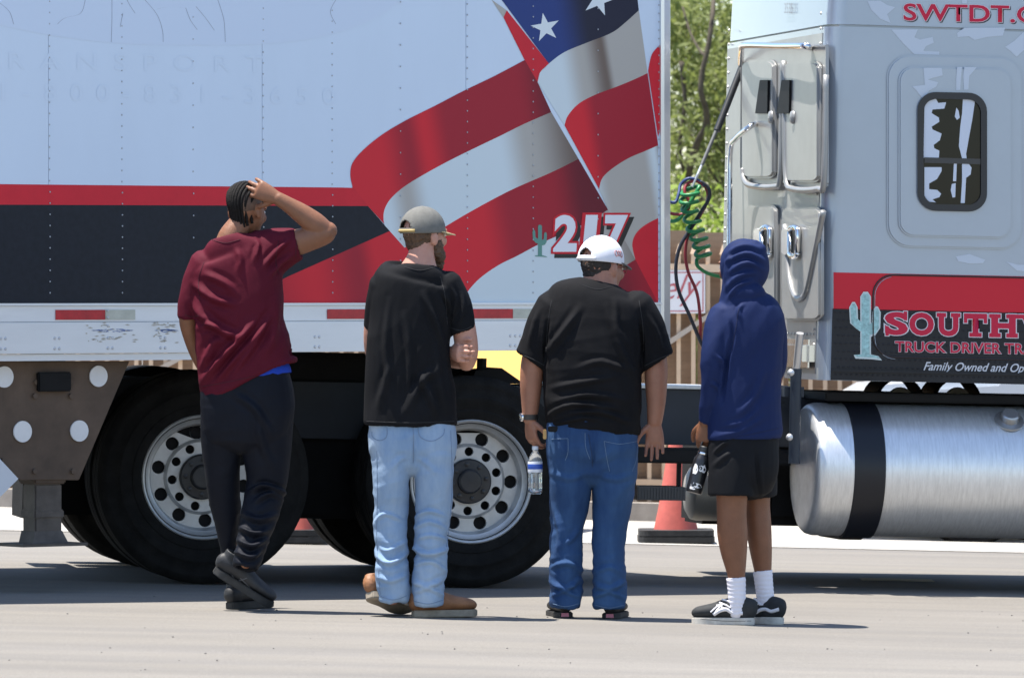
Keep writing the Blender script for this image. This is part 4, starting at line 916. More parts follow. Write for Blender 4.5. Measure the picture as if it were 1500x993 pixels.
class Person:
    def __init__(s, px, D, label):
        s.D = D; p = at(px, 700, D); s.base = Vector((p.x, D, gz(p.x)))
        s.t = empty('person', Matrix.Translation(s.base), label, 'person', 'people watching the truck')
    def V(s, px, py, d=0): return at(px, py, s.D + d)
    def rings(s, L): return [(s.V(r[0], r[1], r[2]), r[3]*(s.D+r[2])/F, r[4], r[5] if len(r) > 5 else 0) for r in L]
    def tube(s, bm, L, **k): ringtube(bm, s.rings(L), **k)
    def put(s, name, me, m, parent=None, smooth=True):
        me.transform(Matrix.Translation(-s.base)); o = link(name, me, m, parent or s.t, smooth); return o
    def local(s, M): return Matrix.Translation(-s.base) @ M
    def eyes(s, q, body):
        for x in (-.031,.031):
            mb = MB(); c = q(x,.088,.008) - s.base; mb.lathe([(0,-.011),(.007,-.008),(.011,0),(.007,.008),(0,.011)], o=c, n=10); mb.build('eye', mat('eye white',(.7,.68,.65),.2), body, smooth=True)
def limb_b(L, f=1.0): return L

# ---- 1: maroon shirt, hand on head
def person1():
    P = Person(362, 12.3*K, 'person in a maroon t-shirt and dark track pants holding a hand on braided hair')
    sk = skin_mat('brown skin', (.215,.095,.052)); bm = bmesh.new()
    hc = P.V(361,309,.03); M, q = head(bm, hc, -.55, 1.0, pitch=-.18)
    P.tube(bm, [(350,330,.0,17,.055),(338,348,-.01,19,.062),(333,366,-.01,20,.062)])
    P.tube(bm, [(343,402,0,42,.075),(346,440,0,50,.085),(355,500,0,50,.09),(362,570,0,54,.09)], sq=2.4)
    P.tube(bm, [(385,368,0,22,.062),(420,360,-.01,20,.058),(452,350,-.03,18.5,.054),(476,341,-.04,17,.048),(484,336,-.04,12,.036)])
    P.tube(bm, [(478,340,-.04,14,.042),(462,328,-.05,16.5,.048),(440,312,-.06,14.5,.042),(422,300,-.07,11.5,.033),(407,291,-.075,10,.026)], ref=(0,1,0))
    hand(bm, P.V(407,291,-.075), (-.90,.10,.42), (-.2,.9,-.3), (-.2,.0,-1), curl=(.42,.40,.40,.44), s=1.08, spread=.05, tcurl=.3)
    P.tube(bm, [(297,412,.0,12,.045),(282,436,.01,14.5,.048),(276,466,.03,14,.046),(281,492,.08,13,.04),(290,520,.17,11,.034),(302,545,.25,9,.027)])
    hand(bm, P.V(303,548,.25), (.3,.6,-.6), (1,-.2,0), (.2,.6,.6))
    P.tube(bm, [(330,590,.02,20,.07),(327,680,.06,17,.055),(337,760,.1,12,.042),(342,838,.13,9,.033),(343,866,.13,8,.03)])
    P.tube(bm, [(388,590,0,22,.075),(392,690,.02,18,.06),(380,745,-.03,14,.048),(366,795,-.09,10,.036),(360,826,-.125,8,.028)])
    me = solidify(bm, .0042, 3); body = P.put('body', me, sk); P.eyes(q, body)
    # cornrows
    hm = mat('black hair', (.009,.0075,.007), .75, spec=.2, var=.5, vscale=70, bump=.4, bscale=200); bm = bmesh.new()
    blob(bm, q(0,-.018,.032), (.0775,.094,.0905), M, 28); me = solidify(bm, .005, 2)
    cutp = q(0,.075,-.0); nrm = M @ Vector((0,.75,-.66))
    b2 = bmesh.new(); b2.from_mesh(me); bmesh.ops.bisect_plane(b2, geom=b2.verts[:]+b2.edges[:]+b2.faces[:], plane_co=q(0,.0,-.062), plane_no=nrm, clear_outer=True); b2.to_mesh(me); b2.free()
    P.put('hair', me, mat('scalp', (.10,.055,.035), .6, var=.3, vscale=50))
    mb = MB()
    for k in range(11):
        x = -.074 + k*.0148; pts = []; rs = []
        for j in range(46):
            a = -.35 + j*(2.55/45); wv = math.sqrt(max(.05, 1-(x/.082)**2)); xx = x*(1-.25*max(0,(a-1.4)))
            y = -.018 + math.cos(a)*.097*wv; z = .030 + math.sin(a)*.094*wv
            if a > 1.9: pass
            pts.append(q(xx, y, z) - P.base); rs.append(.0068 + .0022*abs(math.sin(j*1.25)))
        # the braid runs from the brow over the crown to the nape and hangs a little
        pts2 = []; r2 = []
        for j in range(60):
            a = .35 + j*(3.45/59); wv = math.sqrt(max(.05, 1-(x/.083)**2)); xx = x*(1-.30*max(0,(a-2.4)/1.4))
            pts2.append(q(xx, -.018+math.cos(a)*.0965*wv, .032+math.sin(a)*.0935*wv) - P.base); r2.append(.0064 + .0022*abs(math.sin(j*1.3+k)))
        e = pts2[-1]; 
        for j in range(1, 9): pts2.append(e + (M @ Vector((0,.004*j,-.0085*j)))); r2.append(.0058 + .0018*abs(math.sin(j*1.3)))
        mb.tube(pts2, r2, 7)
    mb.build('braid', hm, P.t, smooth=True, kind='stuff')
    # shirt
    bm = bmesh.new()
    P.tube(bm, [(331,346,-.01,23,.075),(334,356,-.01,40,.095),(341,370,0,57,.115),(346,392,0,66,.128),(348,430,0,66,.135),(351,475,0,65,.135),(357,515,0,69,.137),(362,545,0,72,.138),(365,557,0,73.5,.138,.22)], sq=2.5, hem=(.018,.05), hem0=(.014,.02))
    P.tube(bm, [(303,388,0,26,.088),(289,412,.01,21,.074),(280,440,.015,17,.065),(277,466,.025,16,.062)], hem=(.010,.04))
    P.tube(bm, [(372,385,0,42,.11),(398,370,-.0,36,.092),(420,362,-.01,29,.078),(438,357,-.015,23,.068)], hem=(.010,.04))
    me = solidify(bm, .0065, 8)
    W = lambda px, py: min(1, max(.15, (py-370)/80))
    folds(me, [([(297,560),(330,520),(378,470)],7,.013),([(316,560),(350,520),(384,478),(395,455)],6,.012),([(335,552),(372,505),(398,462)],6,.010),([(300,540),(312,505),(330,492)],8,.010),
               ([(280,440),(305,470),(346,492),(364,470)],8,.011),([(284,415),(315,438),(346,446)],7,.010),([(296,400),(330,415),(345,432)],7,.007),([(293,480),(312,476),(325,486)],6,.008),
               ([(395,405),(410,385),(432,372)],5,.009),([(385,392),(398,375),(425,350)],5,.008),([(372,385),(378,360),(372,352)],5,.006),([(385,520),(400,490),(404,430)],9,.007),([(345,362),(352,380),(350,400)],6,.005)],
          [noise_fold(.9,.06,.005,1,4,W), noise_fold(.7,.15,.010,2,3,W)], 2.1)
    s_ = P.put('shirt', me, cloth('maroon jersey', (.085,.0065,.017), .08, .75))
    drape(P, s_.data, [[(309,351),(330,356),(352,351)],[(408,402),(404,380),(408,352)],[(299,384),(291,410),(293,440)],[(271,461),(280,464),(292,462)],[(434,338),(434,358),(433,377)],[(297,566),(350,556),(430,537)]], 'seam', mat('maroon seam', (.05,.004,.012), .9), s_, r=.0016)
    # trousers
    bm = bmesh.new()
    P.tube(bm, [(360,545,0,62,.12),(362,575,0,67,.13),(363,605,0,67,.132),(362,632,0,62,.125)], sq=2.6)
    P.tube(bm, [(330,600,.02,35,.115),(325,645,.04,29,.105),(326,700,.07,25,.088),(333,760,.1,18.5,.07),(338,805,.12,14.5,.055),(340,845,.13,14,.052)], hem=(.01,.03))
    P.tube(bm, [(390,600,0,40,.118),(390,645,.01,38,.108),(392,700,.02,30,.09),(387,728,-.0,28,.084),(377,765,-.05,25,.076),(368,800,-.1,21,.066),(360,832,-.13,17.5,.056)], hem=(.01,.03))
    me = solidify(bm, .0068, 5)
    low = lambda px, py: min(1, max(.25, (py-690)/90)) if px > 343 else .4
    folds(me, [([(368,722),(388,712),(420,724)],5,.014),([(372,738),(395,722),(412,730)],5,.010),([(352,772),(372,782),(392,776)],5,.012),([(350,790),(368,800),(386,790)],5,.013),([(348,808),(366,816),(380,806)],5,.012),([(358,752),(378,762),(404,752)],6,.009),
               ([(376,600),(384,650),(398,680)],7,.006),([(340,575),(375,600),(398,640)],7,.006)],
          [noise_fold(.15,.045,.007,4,3,low), noise_fold(1.3,.12,.010,5,3)], 2.2)
    P.put('trousers', me, cloth('dark navy track', (.0055,.007,.0125), .15, .6))
    bm = bmesh.new(); P.tube(bm, [(362,538,0,64,.126),(362,556,0,65.5,.128,.16)], sq=2.5, hem=(.01,.02)); P.put('undershirt', solidify(bm,.007,3), cloth('bright blue', (.02,.06,.42)))
    dk = mat('shoe charcoal', (.02,.021,.024), .6, var=.35, vscale=30); so = mat('sole dark', (.025,.025,.025), .7, var=.3, vscale=30)
    toe = P.V(393,888,.02); fwd = Vector((.80,.10,-.50)); fwd.normalize(); heel = toe - fwd*.285; heel.z += .0
    up = Vector((.48,-.12,.84))
    o = shoe(P.t, P.local(place(heel, fwd, up)), dk, so, L=.29, w=.104, sole=.034, high=.04)
    mb = MB(); Mx = P.local(place(heel, fwd, up))
    for k in range(4): mb.tube([Mx @ Vector((-.032,.10+k*.022,.085-k*.007)), Mx @ Vector((0,.105+k*.022,.107-k*.0085)), Mx @ Vector((.032,.10+k*.022,.085-k*.007))], .0035, 6)
    mb.build('lace', mat('lace grey',(.1,.1,.1),.8), o)
    drape(P, o.data, [[(328,850),(345,862),(368,878)],[(340,842),(352,858),(378,880)],[(352,846),(366,860),(384,880)],[(336,848),(350,850),(362,846)],[(346,866),(356,862),(370,868)]], 'shoe_panel', mat('shoe grey', (.09,.092,.10), .6), o, r=.003, lift=.0)
    l = P.V(345,880,.13); l.z = gz(l.x)
    shoe(P.t, P.local(place(l - Vector((.02,.03,0)), (.55,.83,0))), dk, so, L=.29, w=.104, sole=.034, high=.03)
person1()

def cap(P, q, M, m, bm_m, mo, s=1.0, tilt=0, lift=.0):
    """baseball cap: dome, bill, rear opening, strap, button"""
    dome = bmesh.new(); c0 = q(0,-.012,.030+lift)
    bmesh.ops.create_uvsphere(dome, u_segments=96, v_segments=64, radius=1)
    for v in dome.verts:
        x, y, z = v.co; k = 1.0 if z < .3 else 1.0; v.co = Vector((x*.0855*s, y*.106*s, (z*.101 if z > 0 else z*.05)*s))
    bmesh.ops.bisect_plane(dome, geom=dome.verts[:]+dome.edges[:]+dome.faces[:], plane_co=(0,0,-.012), plane_no=(0,0,-1), clear_outer=True)
    # cut the half-round opening over the strap
    R = .036; bad = [f for f in dome.faces if f.calc_center_median().y < 0 and math.hypot(f.calc_center_median().x, (f.calc_center_median().z-.008)) < R and f.calc_center_median().z > .008]
    bmesh.ops.delete(dome, geom=bad, context='FACES')
    ret = bmesh.ops.solidify(dome, geom=dome.faces[:], thickness=-.004)
    me = bpy.data.meshes.new('cap'); dome.to_mesh(me); dome.free()
    Mw = M.to_4x4(); Mw.translation = c0; me.transform(Mw); c = P.put('cap', me, m)
    mb = MB(); n = 15; up = []; lo = []
    for i in range(n):
        a = math.radians(-68 + 136*i/(n-1)); inn = Vector((.084*s*math.sin(a), .102*s*math.cos(a), -.006)); k = max(0, math.cos(a*1.25)); out = inn + Vector((.012*math.sin(a), .072*k + .004, -.020*k - .014*abs(math.sin(a))*k + .006*k))
        up += [inn, out]
    vs = [c0 + M @ p - P.base for p in up]; vs += [v - (M @ Vector((0,0,.0045))) for v in vs]; N = 2*n
    fs = [(2*i,2*i+1,2*i+3,2*i+2) for i in range(n-1)] + [(N+2*i,N+2*i+2,N+2*i+3,N+2*i+1) for i in range(n-1)] + [(2*i+1,N+2*i+1,N+2*i+3,2*i+3) for i in range(n-1)] + [(2*i,2*i+2,N+2*i+2,N+2*i) for i in range(n-1)] + [(0,N,N+1,1),(N-2,N-1,2*N-1,2*N-2)]
    mb.add(vs, fs); mb.build('bill', bm_m, c, smooth=40)
    mb = MB(); pts = [c0 + M @ Vector((.0875*s*math.sin(a), -.1075*s*math.cos(a), -.002)) - P.base for a in [math.radians(-36+72*i/10) for i in range(11)]]; mb.tube(pts, .008, 6); mb.build('strap', mo, c, smooth=True)
    mb = MB(); mb.lathe([(.009,0),(.007,.005),(0,.006)], o=c0 + M @ Vector((0,0,.1005*s)) - P.base, ax=M @ Vector((0,0,1)), n=10); mb.build('button', m, c, smooth=True)
    # seams between the six panels
    mb = MB()
    for k in range(3):
        a = math.pi*k/3 + math.pi/6; pts = []
        for j in range(25):
            th = math.pi*j/24; p = Vector((.0862*s*math.cos(th)*math.sin(a), .1067*s*math.cos(th)*math.cos(a), .1017*s*math.sin(th)))
            if p.y < -.07*s and p.z < .05 and abs(p.x) < .03: continue
            pts.append(c0 + M @ p - P.base)
        mb.tube(pts, .0011, 4)
    mb.build('seam', m, c)
    return c
def hair_back(P, q, M, m, r=(.0785,.0965,.085), zc=.02, cut=-.066, ymax=.02):
    bm = bmesh.new(); blob(bm, q(0,-.012,zc), r, M, 30); blob(bm, q(0,-.035,-.03), (.06,.06,.045), M, 20); me = solidify(bm, .0045, 2)
    b2 = bmesh.new(); b2.from_mesh(me)
    bmesh.ops.bisect_plane(b2, geom=b2.verts[:]+b2.edges[:]+b2.faces[:], plane_co=q(0,0,cut), plane_no=M @ Vector((0,0,-1)), clear_outer=True)
    bmesh.ops.bisect_plane(b2, geom=b2.verts[:]+b2.edges[:]+b2.faces[:], plane_co=q(0,ymax,0), plane_no=M @ Vector((0,1,-.35)).normalized(), clear_outer=True)
    b2.to_mesh(me); b2.free()
    folds(me, (), [lambda p, px, py: .0035*noise.noise(p*90) + .002*noise.noise(p*210)])
    return P.put('hair', me, m)

# ---- 2: grey cap, arms folded
def person2():
    P = Person(605, 12.2*K, 'person with a grey cap and beard, black t-shirt and faded light jeans, arms folded')
    sk = skin_mat('fair skin', (.46,.235,.17)); bm = bmesh.new()
    M, q = head(bm, P.V(622,347,.03), -.85, 1.0, pitch=.02)
    P.tube(bm, [(619,355,.01,18,.055),(617,375,-.0,20,.06),(614,395,-.01,29,.07)])
    P.tube(bm, [(608,438,0,40,.075),(604,490,0,48,.085),(602,560,0,50,.09),(603,630,0,50,.09)], sq=2.4)
    P.tube(bm, [(660,436,0,12,.045),(674,456,0,16.5,.052),(681,490,0,17.5,.053),(684,517,.01,16.5,.05),(683,532,.03,13,.042)])
    P.tube(bm, [(684,522,.02,15,.046),(672,526,.09,14.5,.044),(645,522,.18,12,.036),(612,514,.235,9.5,.027)], ref=(0,0,1))
    P.tube(bm, [(562,438,0,12,.045),(551,465,.03,16,.05),(549,510,.08,15.5,.048),(560,522,.14,14,.043),(605,520,.22,12.5,.036),(640,517,.13,10.5,.03),(660,516,.01,9,.026)])
    hand(bm, P.V(661,516,.005), (.40,-.90,-.05), (.9,.4,.0), (0,.1,1), curl=(.75,.75,.75,.75), s=1.0, spread=.02, tcurl=.6)
    hand(bm, P.V(610,513,.235), (-.8,-.1,.2), (0,-1,0), (0,.2,1), curl=(.4,.4,.4,.4))
    for cx, d in ((574,.0),(634,.0)): P.tube(bm, [(cx,650,d,20,.07),(cx-1,740,d+.02,17,.056),(cx-2,820,d,12,.042),(cx+1,878,d,10,.034)])
    me = solidify(bm, .0042, 3); body = P.put('body', me, sk); P.eyes(q, body)
    hm = mat('brown hair', (.085,.045,.022), .6, var=.5, vscale=60, bump=.6, bscale=160)
    hair_back(P, q, M, hm, cut=-.07, ymax=.012)
    bm = bmesh.new(); blob(bm, q(0,.062,-.085), (.052,.042,.048), M); blob(bm, q(0,.068,-.125), (.036,.032,.035), M); blob(bm, q(.058,.03,-.05), (.014,.028,.05), M); blob(bm, q(-.058,.03,-.05), (.014,.028,.05), M)
    me = solidify(bm, .0045, 2); folds(me, (), [lambda p, px, py: .005*noise.noise(p*80) + .003*noise.noise(p*190)]); P.put('beard', me, hm)
    cap(P, q, M, mat('cap grey', (.135,.132,.12), .85, var=.15, vscale=30, bump=.2, bscale=300), mat('bill tan', (.50,.40,.22), .85, var=.1, vscale=30), mat('strap tan', (.36,.26,.10), .7), s=1.02)
    bm = bmesh.new()
    P.tube(bm, [(615,388,-.01,24,.077),(614,397,-.01,44,.1),(611,408,0,60,.118),(607,430,0,63,.128),(600,480,0,59,.135),(598,530,0,60,.138),(601,580,0,65,.142),(601,608,0,66.5,.144),(601,622,0,67,.145,-.01)], sq=2.5, hem=(.012,.06), hem0=(.014,.02))
    P.tube(bm, [(652,420,0,27,.09),(667,441,0,22,.076),(675,465,0,18.5,.066),(677,486,0,17.5,.063,.25)], hem=(.010,.04))
    P.tube(bm, [(566,420,0,26,.085),(556,446,.02,20,.07),(551,480,.05,17,.062)], hem=(.010,.04))
    me = solidify(bm, .0065, 8); W = lambda px, py: min(1, max(.2, (py-400)/120))
    folds(me, [([(570,440),(566,500),(572,590)],6,.006),([(592,460),(600,520),(596,600)],6,.006),([(620,430),(640,480),(650,520)],6,.008),([(600,600),(615,560),(640,540)],8,.009),([(640,610),(625,570),(612,545)],7,.008),([(655,600),(640,550),(638,480)],7,.006),([(660,470),(668,440),(660,420)],4,.006),([(672,478),(678,452),(676,430)],4,.005),([(555,600),(565,560),(575,530)],7,.006),([(645,430),(655,450),(658,478)],4,-.008)],
          [noise_fold(1.35,.07,.006,7,4,W), noise_fold(1.0,.15,.012,8,3,W)], 2.0)
    bk = cloth('washed black', (.0078,.0082,.010), .2, .85); s_ = P.put('shirt', me, bk)
    drape(P, s_.data, [[(592,391),(615,396),(639,391)],[(645,405),(652,435),(655,475)],[(660,480),(676,484),(691,478)],[(537,617),(600,619),(665,617)]], 'seam', mat('black seam', (.022,.022,.024), .9), s_, r=.0016)
    bm = bmesh.new()
    P.tube(bm, [(603,612,0,61,.122),(604,640,0,62.5,.13),(604,658,0,62,.13),(604,668,0,58,.11)], sq=2.6)
    P.tube(bm, [(575,665,0,30.2,.122),(573,700,0,26.4,.112),(573,740,.015,23.9,.095),(572,780,.01,21.9,.086),(573,830,0,21.9,.083),(576,860,0,20.9,.077),(576,880,0,19.9,.074)], hem=(.010,.03))
    P.tube(bm, [(635,665,0,30.2,.122),(636,700,0,26.4,.112),(635,740,.015,24.4,.095),(632,780,.01,22.9,.088),(631,830,0,21.9,.083),(628,862,0,21.4,.078),(628,886,0,20.9,.076)], hem=(.010,.03))
    me = solidify(bm, .0065, 11); low = lambda px, py: min(1, max(.12, (py-735)/60))
    folds(me, [([(550,770),(565,752),(592,765)],4,.008),([(552,812),(572,824),(598,806)],5,.015),([(555,800),(570,806),(594,790)],4,.008),([(556,842),(574,850),(594,838)],5,.009),([(608,760),(628,748),(650,756)],4,.012),([(608,775),(630,764),(652,775)],4,.009),([(606,800),(628,812),(655,802)],5,.016),([(610,790),(632,784),(654,792)],4,.009),([(610,828),(632,822),(650,836)],4,.010),([(608,850),(626,858),(650,846)],5,.012),([(608,868),(628,862),(648,872)],4,.009),
               ([(604,640),(606,665),(604,690)],3,-.008),([(572,690),(585,672),(600,668)],5,.005),([(610,668),(625,678),(640,694)],5,.005)],
          [noise_fold(.1,.045,.007,11,2.5,low), noise_fold(1.25,.12,.010,12,3), noise_fold(.5,.06,.006,13,2.2), noise_fold(-.5,.05,.006,14,2.2,low)], 1.3)
    j = P.put('jeans', me, denim('light denim', (.36,.45,.56), (.15,.25,.41)))
    st = mat('denim stitch', (.16,.22,.32), .9)
    drape(P, j.data, [[(605,626),(606,650),(605,678)],[(545,632),(546,640),(556,645),(566,640),(567,626)],[(612,627),(616,640),(632,646),(648,638),(651,628)],[(552,660),(553,720),(552,790),(557,870)],[(660,630),(662,700),(659,760),(654,800)],[(557,873),(576,878),(596,872)],[(606,880),(628,884),(650,878)]], 'stitching', st, j)
    boot = mat('boot leather', (.24,.105,.045), .6, var=.3, vscale=16, bump=.3, bscale=90); so = mat('boot sole', (.26,.22,.17), .8, var=.25, vscale=25)
    h = P.V(608,905,.0); h.z = gz(h.x)
    shoe(P.t, P.local(place(h, (.93,.36,0))), boot, so, L=.285, w=.108, h=.085, sole=.032, high=.10, name='boot')
    toe = P.V(597,893,.2); toe.z = gz(toe.x)+.008; fw = Vector((.55,.78,-.26)).normalized(); hl = toe - fw*.285
    shoe(P.t, P.local(place(hl, fw, (-.15,.3,1))), boot, so, L=.285, w=.104, h=.085, sole=.032, high=.03, name='boot')
person2()

# ---- 3: white cap, bottle in the left hand
def person3():
    P = Person(862, 12.3*K, 'heavyset person in a white cap, black t-shirt and blue jeans, wristwatch on one arm')
    sk = skin_mat('tan skin', (.33,.155,.10)); bm = bmesh.new()
    M, q = head(bm, P.V(882,393,.03), -.75, 1.04, pitch=-.1)
    blob(bm, q(0,-.055,-.07), (.06,.04,.05), M)
    P.tube(bm, [(882,400,.01,22,.066),(879,418,0,26,.074),(876,432,0,34,.085)])
    P.tube(bm, [(871,472,0,50,.09),(869,520,0,56,.11),(868,570,0,58,.13),(868,640,0,56,.12)], sq=2.4)
    P.tube(bm, [(806,482,0,14,.05),(790,502,0,18,.06),(781,530,0,17.5,.056),(778,560,.005,16.5,.052),(777,590,.01,13.5,.043),(776,614,.01,10.5,.031)])
    P.tube(bm, [(936,482,0,14,.05),(952,502,0,18,.06),(960,530,0,17.5,.056),(961,560,0,16.5,.052),(961,590,0,14,.044),(959,618,0,11,.032)])
    hand(bm, P.V(776,613,.01), (.10,.1,-1), (.75,.6,0), (.55,-.8,0), curl=(.62,.60,.58,.55), s=1.03, spread=.03, tcurl=.5)
    hand(bm, P.V(959,617,0), (.0,-.02,-1), (-.1,-1,0), (-1,.1,0), curl=(.30,.22,.18,.2), s=1.05, spread=.05, tcurl=.35)
    for cx in (834,898): P.tube(bm, [(cx,660,0,24,.085),(cx-2,750,.02,18,.06),(cx-5,830,0,12,.042),(cx-5,888,0,10,.034)])
    me = solidify(bm, .0042, 3); body = P.put('body', me, sk); P.eyes(q, body)
    hm = mat('black short hair', (.022,.016,.013), .7, var=.4, vscale=90, bump=.5, bscale=260); hair_back(P, q, M, hm, r=(.0805,.1,.088), cut=-.075, ymax=.012)
    c = cap(P, q, M, mat('cap white', (.70,.70,.74), .8, var=.04, vscale=20, bump=.2, bscale=300), mat('bill dark', (.10,.105,.11), .6), mat('strap white', (.7,.7,.74), .7), s=1.07, lift=.004)
    em = mat('cap emblem', (.45,.22,.22), .8); c0 = q(0,-.012,.034)
    mb = MB()
    for a, z, w in ((1.25,.03,.010),(1.42,.032,.008),(1.58,.03,.009)):
        o = c0 + M @ Vector((.0925*math.sin(a), .1145*math.cos(a), z)) - P.base; nrm = (M @ Vector((math.sin(a)*.9, math.cos(a), .25))).normalized(); u = Vector((0,0,1)).cross(nrm).normalized(); vv = nrm.cross(u)
        pts = [o + nrm*.0005 + (u*math.cos(k*.6283) + vv*math.sin(k*.6283)*1.5)*w for k in range(11)]; mb.tube(pts, .0022, 5)
    mb.build('emblem', em, c)
    # glasses
    mb = MB(); g = lambda x, y, z: q(x,y,z) - P.base
    for s_ in (-1, 1):
        ring = [g(s_*.034+.024*math.cos(k*.5236), .108-.012*abs(math.cos(k*.5236)), .006+.018*math.sin(k*.5236)) for k in range(13)]; mb.tube(ring, .0022, 5); mb.tube([g(s_*.058,.098,.01), g(s_*.078,.03,.008), g(s_*.08,-.012,.004)], .002, 5)
    mb.tube([g(-.011,.11,.008), g(.011,.11,.008)], .0022, 5); mb.build('glasses', mat('glasses frame', (.22,.05,.04), .3), P.t, smooth=True)
    bm = bmesh.new()
    P.tube(bm, [(877,412,0,27,.083),(875,421,0,50,.108),(872,436,0,70,.135),(870,460,0,78,.155),(868,500,0,75,.172),(868,550,0,71,.186),(868,590,0,71,.19),(868,615,0,69.5,.186),(868,629,0,69,.182,-.11)], sq=2.4, hem=(.012,.06), hem0=(.014,.02))
    P.tube(bm, [(817,456,0,35,.108),(799,480,0,30,.09),(786,508,0,25,.078),(779,530,0,23,.074,-.42)], hem=(.010,.05))
    P.tube(bm, [(926,456,0,35,.108),(944,480,0,30,.09),(957,508,0,25,.078),(963,531,0,23,.074,.42)], hem=(.010,.05))
    me = solidify(bm, .0065, 8); W = lambda px, py: min(1, max(.25, (py-430)/120))
    folds(me, [([(800,610),(840,592),(905,600)],5,.010),([(812,590),(860,578),(915,585)],6,.007),([(835,605),(880,603),(920,618)],5,.009),([(805,570),(850,560),(900,552)],6,.006),([(800,520),(830,480),(850,450)],7,.008),([(930,560),(905,500),(890,450)],7,.007),([(845,540),(880,530),(925,545)],6,.005),([(920,510),(905,480),(900,440)],6,.006),([(803,470),(799,510),(801,535)],4,-.010),([(938,470),(941,510),(939,535)],4,-.010),([(790,450),(780,485),(775,510)],5,.005),([(948,460),(962,490),(968,515)],5,.005),([(805,625),(850,612),(880,615)],4,.007)],
          [noise_fold(.1,.06,.005,15,4,W), noise_fold(2.2,.15,.011,16,3,W)], 2.0)
    s_ = P.put('shirt', me, cloth('black cotton', (.0078,.0078,.0092), .2, .85))
    drape(P, s_.data, [[(851,417),(876,424),(902,417)],[(808,440),(802,480),(800,515)],[(936,440),(942,480),(943,515)],[(759,518),(778,525),(797,535)],[(984,518),(964,526),(944,536)]], 'seam', mat('black seam', (.022,.022,.024), .9), s_, r=.0016)
    bm = bmesh.new()
    P.tube(bm, [(868,615,0,65,.172),(868,640,0,66.5,.172),(868,662,0,66,.165),(868,676,0,62,.14)], sq=2.6)
    P.tube(bm, [(837,660,0,34.0,.145),(836,700,0,30.2,.13),(834,740,.01,26.7,.108),(830,780,.01,22.7,.094),(829,820,0,21.2,.087),(829,858,0,21.7,.086),(828,888,0,19.7,.08)], hem=(.010,.03))
    P.tube(bm, [(900,660,0,34.0,.145),(900,700,0,31.2,.13),(897,740,.01,27.2,.108),(892,780,.01,23.2,.094),(891,820,0,21.2,.087),(893,860,0,22.2,.086),(893,890,0,20.7,.08)], hem=(.010,.03))
    me = solidify(bm, .0065, 11); low = lambda px, py: min(1, max(.12, (py-760)/70))
    folds(me, [([(808,850),(828,862),(850,848)],5,.014),([(810,872),(828,866),(846,874)],4,.011),([(810,832),(830,824),(848,836)],5,.010),([(812,740),(822,780),(818,815)],5,.009),([(870,852),(892,862),(914,850)],5,.013),([(872,874),(893,867),(912,876)],4,.010),([(876,838),(893,830),(910,842)],5,.009),([(805,690),(835,700),(860,690)],6,.006),([(872,690),(900,702),(930,692)],6,.006),([(868,640),(870,665),(868,690)],3,-.008),([(820,800),(836,790),(848,770)],5,.007)],
          [noise_fold(.1,.045,.007,21,2.5,low), noise_fold(1.3,.12,.010,22,3), noise_fold(.5,.06,.006,23,2.2), noise_fold(-.5,.05,.007,24,2.2,low)], 1.2)
    j = P.put('jeans', me, denim('blue denim', (.045,.105,.225), (.010,.034,.108)))
    sti = mat('blue stitch', (.10,.16,.26), .9); sdk = mat('dark denim seam', (.012,.03,.08), .9)
    drape(P, j.data, [[(885,646),(908,650),(934,646)],[(885,646),(889,672),(893,690)],[(934,646),(932,672),(926,690)],[(808,643),(832,642)],[(832,642),(832,662),(828,674)],[(857,634),(858,655),(864,672)],[(810,884),(828,888),(847,884)],[(872,886),(893,890),(914,886)]], 'stitching', sti, j)
    drape(P, j.data, [[(862,636),(866,660),(868,684)]], 'stitching', sdk, j, r=.002)  # darker thread along the centre-back seam
    sh = mat('shoe black', (.014,.013,.014), .6); so = mat('sole black', (.03,.028,.028), .7); pk = mat('heel tab pink', (.5,.16,.2), .6)
    for cx, fx in ((827,-.14),(894,.16)):
        h = P.V(cx,905,-.02); h.z = gz(h.x); Mx = P.local(place(h, (fx,1,0))); o = shoe(P.t, Mx, sh, so, L=.28, w=.104, sole=.026)
        mb = MB(); mb.prism([Mx @ Vector((x,-.0135,z)) for x, z in ((-.018,.007),(.018,.007),(.016,.024),(-.016,.024))], Mx.to_3x3() @ Vector((0,-.002,0))); mb.build('heel_tab', pk, o)
    # wristwatch
    w = P.V(776.5,611,.01) - P.base; mb = MB(); vs = []
    for z in (-.012,.012):
        for r in (1.0,1.12): vs += [w + Vector((.0335*r*math.cos(k*.3142), .0325*r*math.sin(k*.3142), z)) for k in range(20)]
    mb.add(vs, [(a+k, a+(k+1)%20, b+(k+1)%20, b+k) for a, b in ((0,20),(20,60),(60,40),(40,0)) for k in range(20)]); wt = mb.build('wristwatch', mat('watch strap', (.03,.025,.022), .5), P.t, smooth=40)
    mb = MB(); mb.lathe([(.019,.0),(.019,.008),(.015,.011),(0,.011)], o=w + Vector((-.0355,-.006,0)), ax=(-.95,-.3,0), n=20); mb.build('watch_case', M_CHROME, wt, smooth=40)
    # keys clipped at the belt
    mb = MB(); k0 = P.V(812,628,-.13) - P.base
    mb.box(k0-Vector((.028,.008,.014)), k0+Vector((.022,.006,.012))); mb.build('belt_clip', M_BLACK, P.t, bevel=.004)
    mb = MB(); k1 = P.V(798,636,-.1) - P.base; mb.box(k1-Vector((.008,.012,.022)), k1+Vector((.008,.008,.022))); mb.build('key_fob', mat('key tan', (.45,.28,.1), .6), P.t, bevel=.003)
    # the water bottle it holds
    top = P.V(784,655,-.005); b = empty('water_bottle', Matrix.Translation(top - Vector((0,0,.21))), 'clear plastic water bottle with a blue and white label held in a hand', 'bottle')
    pl = mat('clear plastic', (.78,.82,.85), .08, trans=.9, spec=.5); H = .21
